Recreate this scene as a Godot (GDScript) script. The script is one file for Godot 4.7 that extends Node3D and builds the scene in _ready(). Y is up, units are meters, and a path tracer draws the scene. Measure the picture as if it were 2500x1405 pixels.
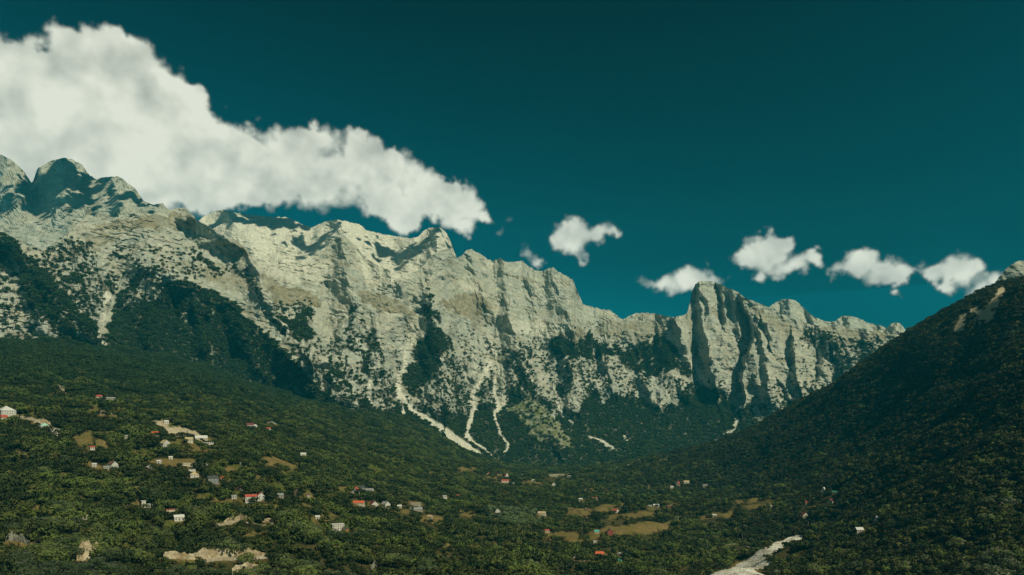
extends Node3D
# A mountain valley: cliffs behind, two wooded hillsides, a scattered village on the valley floor.
# Survey convention: a sighting is (bearing, rise) in units of 1/1800 of the distance, as read from the
# viewpoint, plus a distance in metres; at() turns it into a world point.

const CX := 1250.0
const HZ := 1060.0
const FL := 1800.0
const EYE := 180.0

var rng := RandomNumberGenerator.new()
var t0 := 0
var n_warp := FastNoiseLite.new()
var n_rib := FastNoiseLite.new()
var n_mass := FastNoiseLite.new()
var n_fine := FastNoiseLite.new()
var n_patch := FastNoiseLite.new()
var n_hill := FastNoiseLite.new()
var n_gully := FastNoiseLite.new()
var M := {}
var taken := {}

func at(u: float, v: float, d: float) -> Vector3:
	return Vector3((u - CX) / FL * d, EYE + (HZ - v) / FL * d, -d)

func pts(a: Array) -> PackedVector2Array:
	var p := PackedVector2Array()
	for i in range(0, a.size(), 2):
		p.append(Vector2(a[i], a[i + 1]))
	return p

func along(line: PackedVector2Array, x: float) -> float:
	var n := line.size()
	if x <= line[0].x:
		return line[0].y
	for i in range(1, n):
		if x <= line[i].x:
			var w := line[i].x - line[i - 1].x
			return line[i].y if w < 1e-6 else lerpf(line[i - 1].y, line[i].y, (x - line[i - 1].x) / w)
	return line[n - 1].y

func noise(kind: int, freq: float, octaves: int, seed_: int, ridged := false) -> FastNoiseLite:
	var n := FastNoiseLite.new()
	n.noise_type = kind
	n.frequency = freq
	n.seed = seed_
	n.fractal_type = FastNoiseLite.FRACTAL_RIDGED if ridged else FastNoiseLite.FRACTAL_FBM
	n.fractal_octaves = octaves
	return n

func stage(s: String) -> void:
	print("%6.1f s  %s" % [(Time.get_ticks_msec() - t0) / 1000.0, s])

func numbered(called: String) -> String:
	var k: int = taken.get(called, 0)
	taken[called] = k + 1
	return called if k == 0 else "%s_%03d" % [called, k]

func struct(called: String, mesh: Mesh, mat: Material) -> MeshInstance3D:
	var o := MeshInstance3D.new()
	o.name = numbered(called)
	o.mesh = mesh
	o.material_override = mat
	o.set_meta("kind", "structure")
	add_child(o)
	return o

func srgb(r: float, g: float, b: float) -> Color:
	return Color(r, g, b).linear_to_srgb()

# ------------------------------------------------------------------ sky
var sky_w := 4096
var sky_h := 2048
var puffs: Array = []          # [theta, phi, radius, strength]

func puff_at(u: float, v: float, r: float, s := 1.0) -> void:
	var th := atan((u - CX) / FL)
	var ph := atan((HZ - v) / FL * cos(th))
	puffs.append([th, ph, r / FL, s])

func make_sky() -> ImageTexture:
	var im := Image.create_empty(sky_w, sky_h, false, Image.FORMAT_RGBF)
	# clear air, darkest a right angle away from the sun
	var small := Image.create_empty(512, 256, false, Image.FORMAT_RGBF)
	var low := Color(0.0004, 0.185, 0.228)
	var mid := Color(0.0004, 0.070, 0.094)
	var high := Color(0.0004, 0.012, 0.022)
	var top := Color(0.0004, 0.009, 0.017)
	var sd := SUN.normalized()
	for y in 256:
		var ph := 90.0 - (y + 0.5) * 180.0 / 256.0
		var c: Color
		if ph < 13.0:
			c = low.lerp(mid, clampf(ph - 5.0, 0.0, 8.0) / 8.0)
		elif ph < 30.0:
			c = mid.lerp(high, (ph - 13.0) / 17.0)
		else:
			c = high.lerp(top, minf((ph - 30.0) / 40.0, 1.0))
		for x in 512:
			var th := (x + 0.5) / 512.0 * TAU
			var cg := Vector3(sin(th) * cos(deg_to_rad(ph)), sin(deg_to_rad(ph)), -cos(th) * cos(deg_to_rad(ph))).dot(sd)
			var pol := (1.0 - cg * cg) / (1.0 + cg * cg)
			small.set_pixel(x, y, c * ((1.0 - 0.84 * pol) / 0.36))
	small.resize(sky_w, sky_h, Image.INTERPOLATE_CUBIC)
	im = small
	# the big bank of cumulus over the western peaks
	for b in [[190,118,42],[262,128,50],[312,128,38],[225,185,85],[125,185,40],[60,205,60],[0,190,50],[-60,190,70],[350,205,65],[420,248,56],[472,232,26],[440,310,78],[500,335,48],
			[300,300,150],[100,330,150],[-60,320,170],[552,365,48],[600,345,36],[400,420,140],[200,430,130],[20,440,140],[-150,430,170],[545,430,85],[650,430,80],[700,355,52],[740,330,34],[792,335,34],[862,345,30],[912,348,26],
			[880,395,54],[765,410,64],[955,385,26],[985,415,40],[900,455,72],[780,468,58],[660,470,54],[1045,445,44],[1102,455,26],[1070,492,54],[1130,492,40],[1165,522,30],[1192,535,16],[1000,515,58],[950,500,44],[1100,538,44],[1140,562,24],[1000,552,30],
			[330,470,60],[470,460,50],[560,475,46],[-260,350,160],[-330,470,150]]:
		puff_at(b[0], b[1], b[2])
	for b in [[562,240,8,.35],[566,272,10,.4],[622,280,12,.4],[632,292,9,.35],[1245,538,15,.6],[1222,562,13,.55],[1205,572,12,.5],[1272,570,12,.6],[30,120,20,.4],[75,115,10,.3],
			[1278,605,17,.8],[1296,632,20,.9],[1318,640,14,.8],
			[1378,562,30],[1420,572,38],[1470,568,30],[1505,576,13,.8],[1358,596,20,.9],[1400,608,20,.9],[1432,635,15,.9],
			[1572,684,18,.8],[1612,694,22],[1660,690,32],[1702,680,32],[1742,690,24,.9],[1782,682,11,.6],
			[1810,632,22],[1852,612,32],[1890,602,30],[1918,600,16],[1862,650,32],[1922,655,26],[1850,684,13,.9],[1968,640,26],[1994,634,15],
			[2030,665,18],[2082,642,26],[2110,628,18],[2122,670,40],[2182,664,30],[2162,700,17],[2202,680,18],
			[2266,665,20],[2312,670,36],[2362,655,30],[2396,645,12,.8],[2302,700,13],
			[2382,715,18,.8],[2420,695,22,.9],[2452,672,18,.9]]:
		puff_at(b[0], b[1], b[2] * 1.28, 0.80 * (b[3] if b.size() > 3 else 1.0))
	# the same weather goes on all round
	var r := RandomNumberGenerator.new()
	r.seed = 77
	for k in 46:
		var th := deg_to_rad(r.randf_range(46.0, 314.0))
		if th > PI:
			th -= TAU
		var ph := deg_to_rad(r.randf_range(8.0, 19.0))
		var big := r.randf() < 0.28
		for i in (16 if big else 6):
			var s := 0.05 if big else 0.016
			puffs.append([th + r.randfn(0.0, 2.6 * s), ph + absf(r.randfn(0.0, 0.9 * s)), s * r.randf_range(0.5, 1.3), 1.0])
	# density field of the puffs on the sky's own grid
	var y0 := int((90.0 - 42.0) / 180.0 * sky_h)
	var y1 := int(91.0 / 180.0 * sky_h)
	var hh := y1 - y0
	var field := PackedFloat32Array()
	field.resize(sky_w * hh)
	var n1 := noise(FastNoiseLite.TYPE_SIMPLEX_SMOOTH, 1.0, 5, 11)
	var n2 := noise(FastNoiseLite.TYPE_SIMPLEX_SMOOTH, 1.0, 4, 12)
	for p in puffs:
		var pr: float = p[2]
		var reach := pr * 1.5
		var cx: float = p[0] / TAU * sky_w
		var cy: float = (0.5 - p[1] / PI) * sky_h
		var rx := int(reach / TAU * sky_w / cos(p[1])) + 2
		var ry := int(reach / PI * sky_h) + 2
		for y in range(maxi(int(cy) - ry, y0), mini(int(cy) + ry, y1)):
			var dy: float = ((0.5 - (y + 0.5) / sky_h) * PI - p[1]) / pr
			if dy < 0.0:
				dy *= 1.25
			for x in range(int(cx) - rx, int(cx) + rx):
				var dx: float = (x + 0.5) / sky_w * TAU - p[0]
				dx *= cos(p[1]) / pr
				var q := 1.0 - (dx * dx + dy * dy) / 2.1
				if q > 0.0:
					field[(y - y0) * sky_w + posmod(x, sky_w)] += q * q * p[3]
	var white := Color(0.82, 0.83, 0.70)
	for y in range(y0, y1):
		var ph := (0.5 - (y + 0.5) / sky_h) * PI
		var sp := sin(ph)
		var cp := cos(ph)
		for x in sky_w:
			var k := (y - y0) * sky_w + x
			if field[k] <= 0.001 and field[maxi(y - y0 - 8, 0) * sky_w + x] <= 0.001:
				continue
			var th := (x + 0.5) / sky_w * TAU
			var dx := sin(th) * cp
			var dz := -cos(th) * cp
			var a1 := n1.get_noise_3d(dx * 26.0, sp * 26.0, dz * 26.0)
			var a2 := n2.get_noise_3d(dx * 13.0, sp * 15.0, dz * 13.0)
			var wx := int(a1 * 10.0 + n2.get_noise_3d(dx * 60.0, sp * 60.0, dz * 60.0) * 3.0)
			var wy := int(n1.get_noise_3d(dx * 30.0 + 9.0, sp * 30.0, dz * 30.0) * 11.0 + n2.get_noise_3d(dx * 60.0 + 5.0, sp * 60.0, dz * 60.0) * 3.0)
			k = clampi(y - y0 + wy, 0, hh - 1) * sky_w + posmod(x + wx, sky_w)
			var f := minf(field[k], 1.6)
			var dens := f - 0.36 + (a1 * 0.24 + a2 * 0.20) * smoothstep(0.08, 0.4, f)
			var soft := 0.62 + 0.5 * clampf(a2 + 0.2, 0.0, 1.0)
			var alpha := smoothstep(0.0, soft, dens)
			if alpha <= 0.0:
				continue
			# one even white; where the cloud is thinner the air behind shows through
			alpha *= clampf(0.87 + 0.50 * a2 + 0.14 * a1, 0.5, 1.0)
			im.set_pixel(x, y, im.get_pixel(x, y).lerp(white, alpha))
	return ImageTexture.create_from_image(im)

# ------------------------------------------------------------------ ground as a thin-plate surface through survey points
var gx0 := -3600.0
var gz0 := -4600.0
var gstep := 36.0
var gnx := 0
var gnz := 0
var gh := PackedFloat32Array()
var survey: Array = []

func sight(u: float, v: float, d: float) -> void:
	var p := at(u, v, d)
	survey.append(p)

func make_ground() -> void:
	for s in [
		# valley floor and river
		[1780,1405,940],[1860,1355,1090],[1945,1313,1270],[1500,1300,1330],[1650,1230,1720],[1310,1252,1620],[1240,1168,2350],[1360,1162,2600],[1450,1146,3050],[1100,1330,1000],[1250,1405,790],[1000,1405,690],[1500,1405,860],[1400,1200,2100],[1560,1180,2350],
		# western hillside
		[500,1405,560],[0,1405,520],[-400,1400,480],[0,1200,760],[-400,1200,700],[500,1250,800],[830,1290,830],[600,1110,1130],[480,1072,1130],[0,1012,1060],[240,1060,1060],[880,1200,1320],[1000,1128,1950],[880,1090,2050],[700,1005,2050],[1060,1130,2300],[1000,1068,2650],[1090,1114,2700],[1150,1142,2750],[900,1030,2650],[1210,1160,2800],
		[400,905,2000],[200,935,1600],[0,845,2050],[0,905,1500],[-500,860,1800],[250,868,2350],[560,940,2500],[-700,1000,1000],[1100,1180,1900],[760,1130,1380],[350,1000,1400],
		# foot of the cliffs
		[-300,842,2300],[0,838,2400],[150,838,2500],[250,850,2650],[400,872,2750],[480,892,2850],[600,937,2950],[700,972,3000],[850,1005,3060],[980,1022,3130],[1120,1100,3330],[1200,1135,3420],[1300,1140,3470],[1450,1140,3520],[1560,1131,3560],[1700,1102,3620],
		# eastern hillside up to its crest
		[2500,1405,620],[2900,1300,560],[2100,1405,760],[2500,1200,810],[2500,1000,1010],[2500,850,1230],[2500,700,1520],[2440,730,1590],[2380,768,1690],[2300,798,1820],[2200,842,1960],[2100,900,2120],[2000,968,2280],[1900,1020,2440],[1800,1068,2600],[1700,1098,2760],[1600,1120,2900],[1500,1136,3020],
		[2200,1200,1120],[2000,1250,1340],[2000,1120,1860],[1800,1160,2230],[2300,1000,1440],[2150,1000,1800],[2300,1150,1100],[2900,760,1500],[3200,900,1100],[2850,600,1900],
		# behind the eastern crest
		[2500,860,2300],[2300,900,2600],[2100,980,2900],[1900,1060,3100],[1800,1085,3300],[2100,1000,3700],[2500,900,3700],[2900,800,2600],
		# under the cliffs
		[0,960,3000],[500,1000,3500],[1000,1100,3900],[1400,1160,4200],[-600,960,2900]]:
		sight(s[0], s[1], s[2])
	for s in [[0, 40, -150], [-300, 90, -250], [300, 60, -250], [-900, 190, -300], [900, 260, -300], [0, 60, 300]]:
		survey.append(Vector3(s[0], s[1], s[2]))
	var n := survey.size()
	var m := n + 3
	var sc := 1.0 / 1000.0
	var A: Array = []
	for i in m:
		var row := PackedFloat64Array()
		row.resize(m + 1)
		A.append(row)
	for i in n:
		var p: Vector3 = survey[i]
		for j in n:
			var q: Vector3 = survey[j]
			var r2 := ((p.x - q.x) * (p.x - q.x) + (p.z - q.z) * (p.z - q.z)) * sc * sc
			A[i][j] = 0.5 * r2 * log(r2) if r2 > 1e-9 else 0.0
		A[i][i] += 0.0008
		A[i][n] = 1.0
		A[i][n + 1] = p.x * sc
		A[i][n + 2] = p.z * sc
		A[n][i] = 1.0
		A[n + 1][i] = p.x * sc
		A[n + 2][i] = p.z * sc
		A[i][m] = p.y
	for c in m:
		var best := c
		for i in range(c + 1, m):
			if absf(A[i][c]) > absf(A[best][c]):
				best = i
		var swap = A[c]
		A[c] = A[best]
		A[best] = swap
		var rc: PackedFloat64Array = A[c]
		for i in range(c + 1, m):
			var ri: PackedFloat64Array = A[i]
			var f := ri[c] / rc[c]
			if f != 0.0:
				for k in range(c, m + 1):
					ri[k] -= f * rc[k]
				A[i] = ri
	var w := PackedFloat64Array()
	w.resize(m)
	for i in range(m - 1, -1, -1):
		var s: float = A[i][m]
		for k in range(i + 1, m):
			s -= A[i][k] * w[k]
		w[i] = s / A[i][i]
	var px := PackedFloat32Array()
	var pz := PackedFloat32Array()
	for p in survey:
		px.append(p.x * sc)
		pz.append(p.z * sc)
	gnx = 201
	gnz = 140
	gh.resize(gnx * gnz)
	for iz in gnz:
		var z := (gz0 + iz * gstep) * sc
		for ix in gnx:
			var x := (gx0 + ix * gstep) * sc
			var s := w[n] + w[n + 1] * x + w[n + 2] * z
			for i in n:
				var dx := x - px[i]
				var dz := z - pz[i]
				var r2 := dx * dx + dz * dz
				if r2 > 1e-9:
					s += w[i] * 0.5 * r2 * log(r2)
			gh[iz * gnx + ix] = s

func ground_y(x: float, z: float) -> float:
	var fx := clampf((x - gx0) / gstep, 0.0, gnx - 1.001)
	var fz := clampf((z - gz0) / gstep, 0.0, gnz - 1.001)
	var ix := int(fx)
	var iz := int(fz)
	var tx := fx - ix
	var tz := fz - iz
	var k := iz * gnx + ix
	var h := lerpf(lerpf(gh[k], gh[k + 1], tx), lerpf(gh[k + gnx], gh[k + gnx + 1], tx), tz)
	return h + n_hill.get_noise_2d(x, z) * 17.0

func ground_hit(u: float, v: float) -> Vector3:
	var d := 380.0
	while d < 4200.0:
		var p := at(u, v, d)
		if p.y < ground_y(p.x, p.z):
			var lo := d / 1.006
			var hi := d
			for k in 8:
				d = (lo + hi) / 2.0
				p = at(u, v, d)
				if p.y < ground_y(p.x, p.z):
					hi = d
				else:
					lo = d
			p.y = ground_y(p.x, p.z)
			return p
		d *= 1.006
	var far := at(u, v, 4200.0)
	far.y = ground_y(far.x, far.z)
	return far

# ------------------------------------------------------------------ grids
class Grid:
	var nu := 0
	var nv := 0
	var pos := PackedVector3Array()
	var col := PackedColorArray()
	var wood := PackedFloat32Array()
	var su := PackedFloat32Array()
	var sv := PackedFloat32Array()

func grid_mesh(g: Grid) -> ArrayMesh:
	var idx := PackedInt32Array()
	idx.resize((g.nu - 1) * (g.nv - 1) * 6)
	var k := 0
	for j in g.nv - 1:
		for i in g.nu - 1:
			var a := j * g.nu + i
			idx[k] = a
			idx[k + 1] = a + g.nu
			idx[k + 2] = a + 1
			idx[k + 3] = a + 1
			idx[k + 4] = a + g.nu
			idx[k + 5] = a + g.nu + 1
			k += 6
	var arr := []
	arr.resize(Mesh.ARRAY_MAX)
	arr[Mesh.ARRAY_VERTEX] = g.pos
	arr[Mesh.ARRAY_COLOR] = g.col
	arr[Mesh.ARRAY_INDEX] = idx
	var am := ArrayMesh.new()
	am.add_surface_from_arrays(Mesh.PRIMITIVE_TRIANGLES, arr)
	return am

const ROCK := Color(0.46, 0.475, 0.38)
const ROCK_WARM := Color(0.42, 0.40, 0.29)
const ROCK_GREY := Color(0.28, 0.315, 0.26)
const SCREE := Color(0.66, 0.65, 0.52)
const TURF := Color(0.20, 0.165, 0.075)
const GREEN_TURF := Color(0.105, 0.125, 0.03)
const EARTH := Color(0.56, 0.48, 0.32)
const MEADOW := Color(0.235, 0.175, 0.065)
const SUN := Vector3(0.50, 0.76, 0.50)
const SOIL := Color(0.030, 0.036, 0.014)

# bulges and gullies: [height towards the viewer in m, half width left, half width right, u, v, u, v ...]
func relief(g: Grid, rel: PackedFloat32Array, f: Array, du: float, soft: float, gain: float) -> void:
	var amp: float = f[0] * gain
	var hl: float = f[1]
	var hr: float = f[2]
	var line := pts(f.slice(3))
	var lo := line[0]
	var hi := line[0]
	for p in line:
		lo = lo.min(p)
		hi = hi.max(p)
	var m := maxf(hl, hr) * 1.15
	var i0 := maxi(int((lo.x - m - g.su[0]) / du), 0)
	var i1 := mini(int((hi.x + m - g.su[0]) / du) + 1, g.nu)
	for i in range(i0, i1):
		var u := g.su[i]
		for j in g.nv:
			var k := j * g.nu + i
			var v := g.sv[k]
			if v < lo.y - m or v > hi.y + m:
				continue
			var b0 := at(u, v, 3300.0)
			var p := Vector2(u + 9.0 * n_warp.get_noise_2d(b0.x, b0.y) + 4.0 * n_fine.get_noise_2d(b0.x, b0.y), v)
			var best := 1e9
			var side := 1.0
			var wide := 1.0
			for s in line.size() - 1:
				var a := line[s]
				var b := line[s + 1]
				var ab := b - a
				var t := clampf((p - a).dot(ab) / ab.length_squared(), 0.0, 1.0)
				var q := a + ab * t
				var dd := (p - q).length_squared()
				if dd < best:
					best = dd
					side = ab.cross(p - a)
					wide = 1.0 if amp < 0.0 else lerpf(0.5, 1.15, (s + t) / (line.size() - 1.0))
			# lines run downhill (v grows): a negative cross product lies to the right
			var t2 := sqrt(best) / ((hr if side < 0.0 else hl) * wide)
			if t2 < 1.0:
				var f1 := 1.0 - t2
				rel[k] += amp * lerpf(f1 * (1.0 - 0.35 * t2), f1 * f1 * (3.0 - 2.0 * f1), soft)

func in_areas(g: Grid, areas: Array, warp: float, du: float, apply: Callable) -> void:
	for a in areas:
		var line := pts(a.slice(1))
		var lo := line[0]
		var hi := line[0]
		for p in line:
			lo = lo.min(p)
			hi = hi.max(p)
		var i0 := maxi(int((lo.x - warp - g.su[0]) / du), 0)
		var i1 := mini(int((hi.x + warp - g.su[0]) / du) + 1, g.nu)
		for i in range(i0, i1):
			for j in g.nv:
				var k := j * g.nu + i
				var v := g.sv[k]
				if v < lo.y - warp or v > hi.y + warp:
					continue
				var b := g.pos[k]
				var w1 := n_warp.get_noise_3d(b.x, b.y, b.z)
				var w2 := n_warp.get_noise_3d(b.x + 900.0, b.y, b.z - 700.0)
				if Geometry2D.is_point_in_polygon(Vector2(g.su[i] + w1 * warp, v + w2 * warp), line):
					apply.call(k, a[0])

# one mountain side: columns of bearing from its foot to its crest, then down the far side
func massif(called: String, u0: float, u1: float, du: float, rows: int, crest: PackedVector2Array, foot: PackedVector2Array, foot_d: PackedVector2Array, steep: PackedVector2Array, rough: float, jag: float, feats: Array, below := 70.0, soft := 1.0, grassy := 0.5, gain := 1.0, calm := PackedVector2Array([Vector2(0, 1)]), apron := PackedVector2Array()) -> Grid:
	var g := Grid.new()
	g.nu = int((u1 - u0) / du) + 1
	var back := 10
	var under := 8
	g.nv = under + rows + 1 + back
	var n := g.nu * g.nv
	g.pos.resize(n)
	g.col.resize(n)
	g.wood.resize(n)
	g.sv.resize(n)
	g.su.resize(g.nu)
	var base_d := PackedFloat32Array()
	base_d.resize(n)
	var rel := PackedFloat32Array()
	rel.resize(n)
	for i in g.nu:
		var u := u0 + i * du
		g.su[i] = u
		var vf := along(foot, u)
		var df := along(foot_d, u)
		var vc := along(crest, u) + jag * (n_fine.get_noise_2d(u * 9.0, 40.0) * 1.2 + n_rib.get_noise_2d(u * 1.5, 800.0))
		vc = minf(vc, vf - 6.0)
		var T := along(steep, u)
		var ef := (HZ - vf) / FL
		for j in g.nv:
			var k := j * g.nu + i
			if j < under:
				g.sv[k] = vf + below * (1.0 - float(j) / under)
			else:
				g.sv[k] = lerpf(vf, vc, minf(float(j - under) / rows, 1.0))
			var e := (HZ - g.sv[k]) / FL
			if apron.is_empty():
				base_d[k] = df * (T - ef) / (T - e)
			else:
				var ea := (HZ - minf(along(apron, u), vf)) / FL
				if e < ea:
					base_d[k] = df * (0.62 - ef) / (0.62 - e)
				else:
					base_d[k] = df * (0.62 - ef) / (0.62 - ea) * (T - ea) / (T - e)
	for f in feats:
		relief(g, rel, f, du, soft, gain)
	for i in g.nu:
		var u := g.su[i]
		for j in under + rows + 1:
			var k := j * g.nu + i
			var p := at(u, g.sv[k], base_d[k])
			var m := n_mass.get_noise_3d(p.x, p.y * 0.55, p.z * 0.6)
			var rb := n_rib.get_noise_3d(p.x + 60.0 * m, p.y * 0.33, p.z * 0.33)
			var tilt := p.y + 0.22 * p.x + 26.0 * m
			var st := n_fine.get_noise_2d(tilt * 2.3, p.x * 0.16)
			var fi := n_fine.get_noise_3d(p.x, p.y, p.z)
			var big := 76.0 * m + 30.0 * rb + 46.0 * (n_gully.get_noise_3d(p.x + 90.0 * m, p.y * 0.18, p.z * 0.3) - 0.2)
			var bed := fposmod(tilt / 52.0 + 1.5 * n_warp.get_noise_2d(p.x * 0.6, p.y * 0.6) + 0.6 * n_fine.get_noise_2d(p.x, p.y), 1.0)
			var still := 1.0
			if not apron.is_empty():
				still = lerpf(0.18, 1.0, smoothstep(18.0, -28.0, g.sv[k] - along(apron, u) + 14.0 * n_warp.get_noise_2d(p.x, 3.0)))
				rel[k] *= lerpf(0.5, 1.0, still)
			big -= 13.0 * bed * bed * clampf(0.2 + 1.2 * m + 1.6 * n_patch.get_noise_2d(p.x * 1.6, p.y * 1.6), 0.0, 1.0)
			var r := rough * still * (along(calm, u) * big + 18.0 * n_warp.get_noise_3d(p.x, p.y * 0.45, p.z * 0.6) + 6.0 * st + 8.0 * fi)
			rel[k] += r
			g.pos[k] = at(u, g.sv[k], base_d[k] - rel[k])
		var top := g.pos[(under + rows) * g.nu + i]
		for b in back:
			var k := (under + rows + 1 + b) * g.nu + i
			var away := 30.0 * (b + 1) * (1.0 + 0.25 * b)
			g.sv[k] = g.sv[(under + rows) * g.nu + i]
			g.pos[k] = top + Vector3(top.x / -top.z * away, -away * 0.85 - rough * 20.0 * absf(n_fine.get_noise_2d(u * 4.0, b * 30.0)), -away)
	for j in g.nv:
		for i in g.nu:
			var k := j * g.nu + i
			var p := g.pos[k]
			var a := n_patch.get_noise_3d(p.x, p.y, p.z)
			var b := n_fine.get_noise_3d(p.x * 0.7, p.y * 1.6, p.z * 0.7)
			var w := n_warp.get_noise_3d(p.x * 0.8, p.y * 0.3, p.z * 0.8)
			var c := ROCK.lerp(ROCK_WARM, clampf(0.20 + 0.9 * a + 0.5 * w, 0.0, 0.8)).lerp(ROCK_GREY, clampf(0.22 + 0.9 * b - 0.4 * w, 0.0, 0.85))
			# grass and rubble lie in broken bands along the strata
			var ledge := smoothstep(0.10, 0.34, n_fine.get_noise_2d((p.y + 0.22 * p.x) * 0.55, p.x * 0.12) * 0.7 + 0.5 * w + 0.2 * b)
			c = c.lerp(TURF.lerp(SCREE, clampf(0.5 + 1.5 * a, 0.0, 1.0)), ledge * grassy)
			g.col[k] = c
	return g

func scree(g: Grid, lines: Array, du: float, tone: Color) -> void:
	for s in lines:
		for q in range(0, s.size() - 3, 3):
			var a := Vector2(s[q], s[q + 1])
			var b := Vector2(s[q + 3], s[q + 4])
			var ra: float = s[q + 2] * 0.5
			var rb: float = s[q + 5] * 0.5
			var m := maxf(ra, rb) + 5.0
			var i0 := maxi(int((minf(a.x, b.x) - m - g.su[0]) / du), 0)
			var i1 := mini(int((maxf(a.x, b.x) + m - g.su[0]) / du) + 1, g.nu)
			var y0 := minf(a.y, b.y) - m
			var y1 := maxf(a.y, b.y) + m
			for i in range(i0, i1):
				for j in g.nv:
					var k := j * g.nu + i
					var v := g.sv[k]
					if v < y0 or v > y1:
						continue
					var w := g.pos[k]
					var p := Vector2(g.su[i] + n_warp.get_noise_3d(w.x * 2.0, w.y * 2.0, w.z) * 7.0, v)
					var ab := b - a
					var t := clampf((p - a).dot(ab) / ab.length_squared(), 0.0, 1.0)
					var d := (p - a - ab * t).length()
					var rr := lerpf(ra, rb, t)
					if d < rr + 1.5:
						var f := 1.0 - smoothstep(rr * 0.6, rr + 1.5, d)
						g.col[k] = g.col[k].lerp(tone, f * clampf(0.75 + 0.9 * n_fine.get_noise_3d(w.x * 3.0, w.y * 3.0, w.z * 3.0), 0.25, 1.0))
						if f > 0.25:
							g.wood[k] = 0.0

# ------------------------------------------------------------------ trees
var tree_mesh: Array = []
var stands := {}        # stand name -> Array per kind of [Transform3D, Color]
var near: Array = []     # [angular size, kind, Transform3D, Color]
var guard := PackedFloat32Array()   # distance of what must stay in sight, on a 5-unit grid of bearing and rise

func leaf_quad(st: SurfaceTool, c: Vector3, n: Vector3, s: float, turn: float, shade_n: Vector3) -> void:
	var t := n.cross(Vector3(0.31, 0.87, 0.39)).normalized().rotated(n, turn)
	var b := n.cross(t)
	st.set_normal(shade_n)
	for q in [[-1, -0.8], [0.2, 1.0], [1, -0.3], [-1, -0.8], [-0.75, 0.7], [0.2, 1.0]]:
		st.add_vertex(c + t * s * q[0] + b * s * q[1])

func crown_broad(seed_: int, lobes: int, quads: int, wide: float, size: float) -> ArrayMesh:
	var r := RandomNumberGenerator.new()
	r.seed = seed_
	var st := SurfaceTool.new()
	st.begin(Mesh.PRIMITIVE_TRIANGLES)
	var L: Array = []
	for k in lobes:
		var a := TAU * k / lobes + r.randf() * 0.8
		var rad := wide * (0.22 + 0.30 * r.randf()) if k > 0 else 0.0
		L.append([Vector3(cos(a) * rad, 0.42 + 0.36 * r.randf() + (0.12 if k == 0 else 0.0), sin(a) * rad), wide * (0.24 + 0.13 * r.randf())])
	for k in quads:
		var l: Array = L[k % lobes]
		var d := Vector3(r.randfn(), r.randfn() + 0.25, r.randfn()).normalized()
		var c: Vector3 = l[0] + d * l[1] * (0.72 + 0.34 * r.randf()) * Vector3(1, 0.82, 1)
		c.y = clampf(c.y, 0.12, 1.0)
		leaf_quad(st, c, (d + 0.6 * Vector3(r.randfn(), r.randfn(), r.randfn())).normalized(), size * r.randf_range(0.7, 1.3), r.randf() * TAU, (d + 0.5 * (c - Vector3(0, 0.45, 0)).normalized() + 0.22 * Vector3(r.randfn(), r.randfn(), r.randfn())).normalized())
	return st.commit()

func crown_fir(seed_: int, tiers: int, per: int, wide: float) -> ArrayMesh:
	var r := RandomNumberGenerator.new()
	r.seed = seed_
	var st := SurfaceTool.new()
	st.begin(Mesh.PRIMITIVE_TRIANGLES)
	for t in tiers:
		var y := 0.12 + 0.86 * t / tiers
		var rad := wide * (1.0 - y) * r.randf_range(0.85, 1.1) + 0.02
		for k in per:
			var a := TAU * (k + r.randf() * 0.7) / per
			var out := Vector3(cos(a), 0, sin(a))
			var sd := Vector3(-sin(a), 0, cos(a)) * rad * 0.42
			var tip := out * rad * r.randf_range(0.8, 1.15) + Vector3(0, y - 0.05, 0)
			var root := Vector3(0, y + 0.07, 0)
			var midp := out * rad * 0.5 + Vector3(0, y + 0.0, 0)
			st.set_normal((out * 0.6 + Vector3.UP * 0.8).normalized())
			st.add_vertex(root)
			st.add_vertex(midp + sd)
			st.add_vertex(tip)
			st.add_vertex(root)
			st.add_vertex(tip)
			st.add_vertex(midp - sd)
	return st.commit()

func trunk_mesh(h: float, r0: float, limbs: int, seed_: int) -> ArrayMesh:
	var r := RandomNumberGenerator.new()
	r.seed = seed_
	var st := SurfaceTool.new()
	st.begin(Mesh.PRIMITIVE_TRIANGLES)
	tube(st, Vector3.ZERO, Vector3(0.01, h, 0.0), r0, r0 * 0.45, 6)
	for k in limbs:
		var a := TAU * k / limbs + r.randf()
		var y := h * r.randf_range(0.55, 0.95)
		tube(st, Vector3(0, y, 0), Vector3(cos(a) * 0.2, y + 0.17, sin(a) * 0.2), r0 * 0.45, r0 * 0.15, 4)
	return st.commit()

func tube(st: SurfaceTool, a: Vector3, b: Vector3, ra: float, rb: float, n: int) -> void:
	var d := (b - a).normalized()
	var t := d.cross(Vector3(0.9, 0.1, 0.42)).normalized()
	var s := d.cross(t)
	for k in n:
		var p := TAU * k / n
		var q := TAU * (k + 1) / n
		var e := t * cos(p) + s * sin(p)
		var f := t * cos(q) + s * sin(q)
		for w in [[a + e * ra, e], [b + e * rb, e], [b + f * rb, f], [a + e * ra, e], [b + f * rb, f], [a + f * ra, f]]:
			st.set_normal(w[1])
			st.add_vertex(w[0])

func sight_of(p: Vector3) -> Vector2:
	return Vector2(CX + p.x / -p.z * FL, HZ - (p.y - EYE) / -p.z * FL)

func keep_in_sight(p: Vector3, wide: float, high: float) -> void:
	var d := -p.z
	var s := sight_of(p)
	for gu in range(int((s.x - wide / 2.0) / 5.0), int((s.x + wide / 2.0) / 5.0) + 1):
		for gv in range(int((s.y - high) / 5.0), int((s.y - high * 0.25) / 5.0) + 1):
			if gu >= 0 and gu < 500 and gv >= 0 and gv < 281:
				guard[gv * 500 + gu] = maxf(guard[gv * 500 + gu], d)

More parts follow.
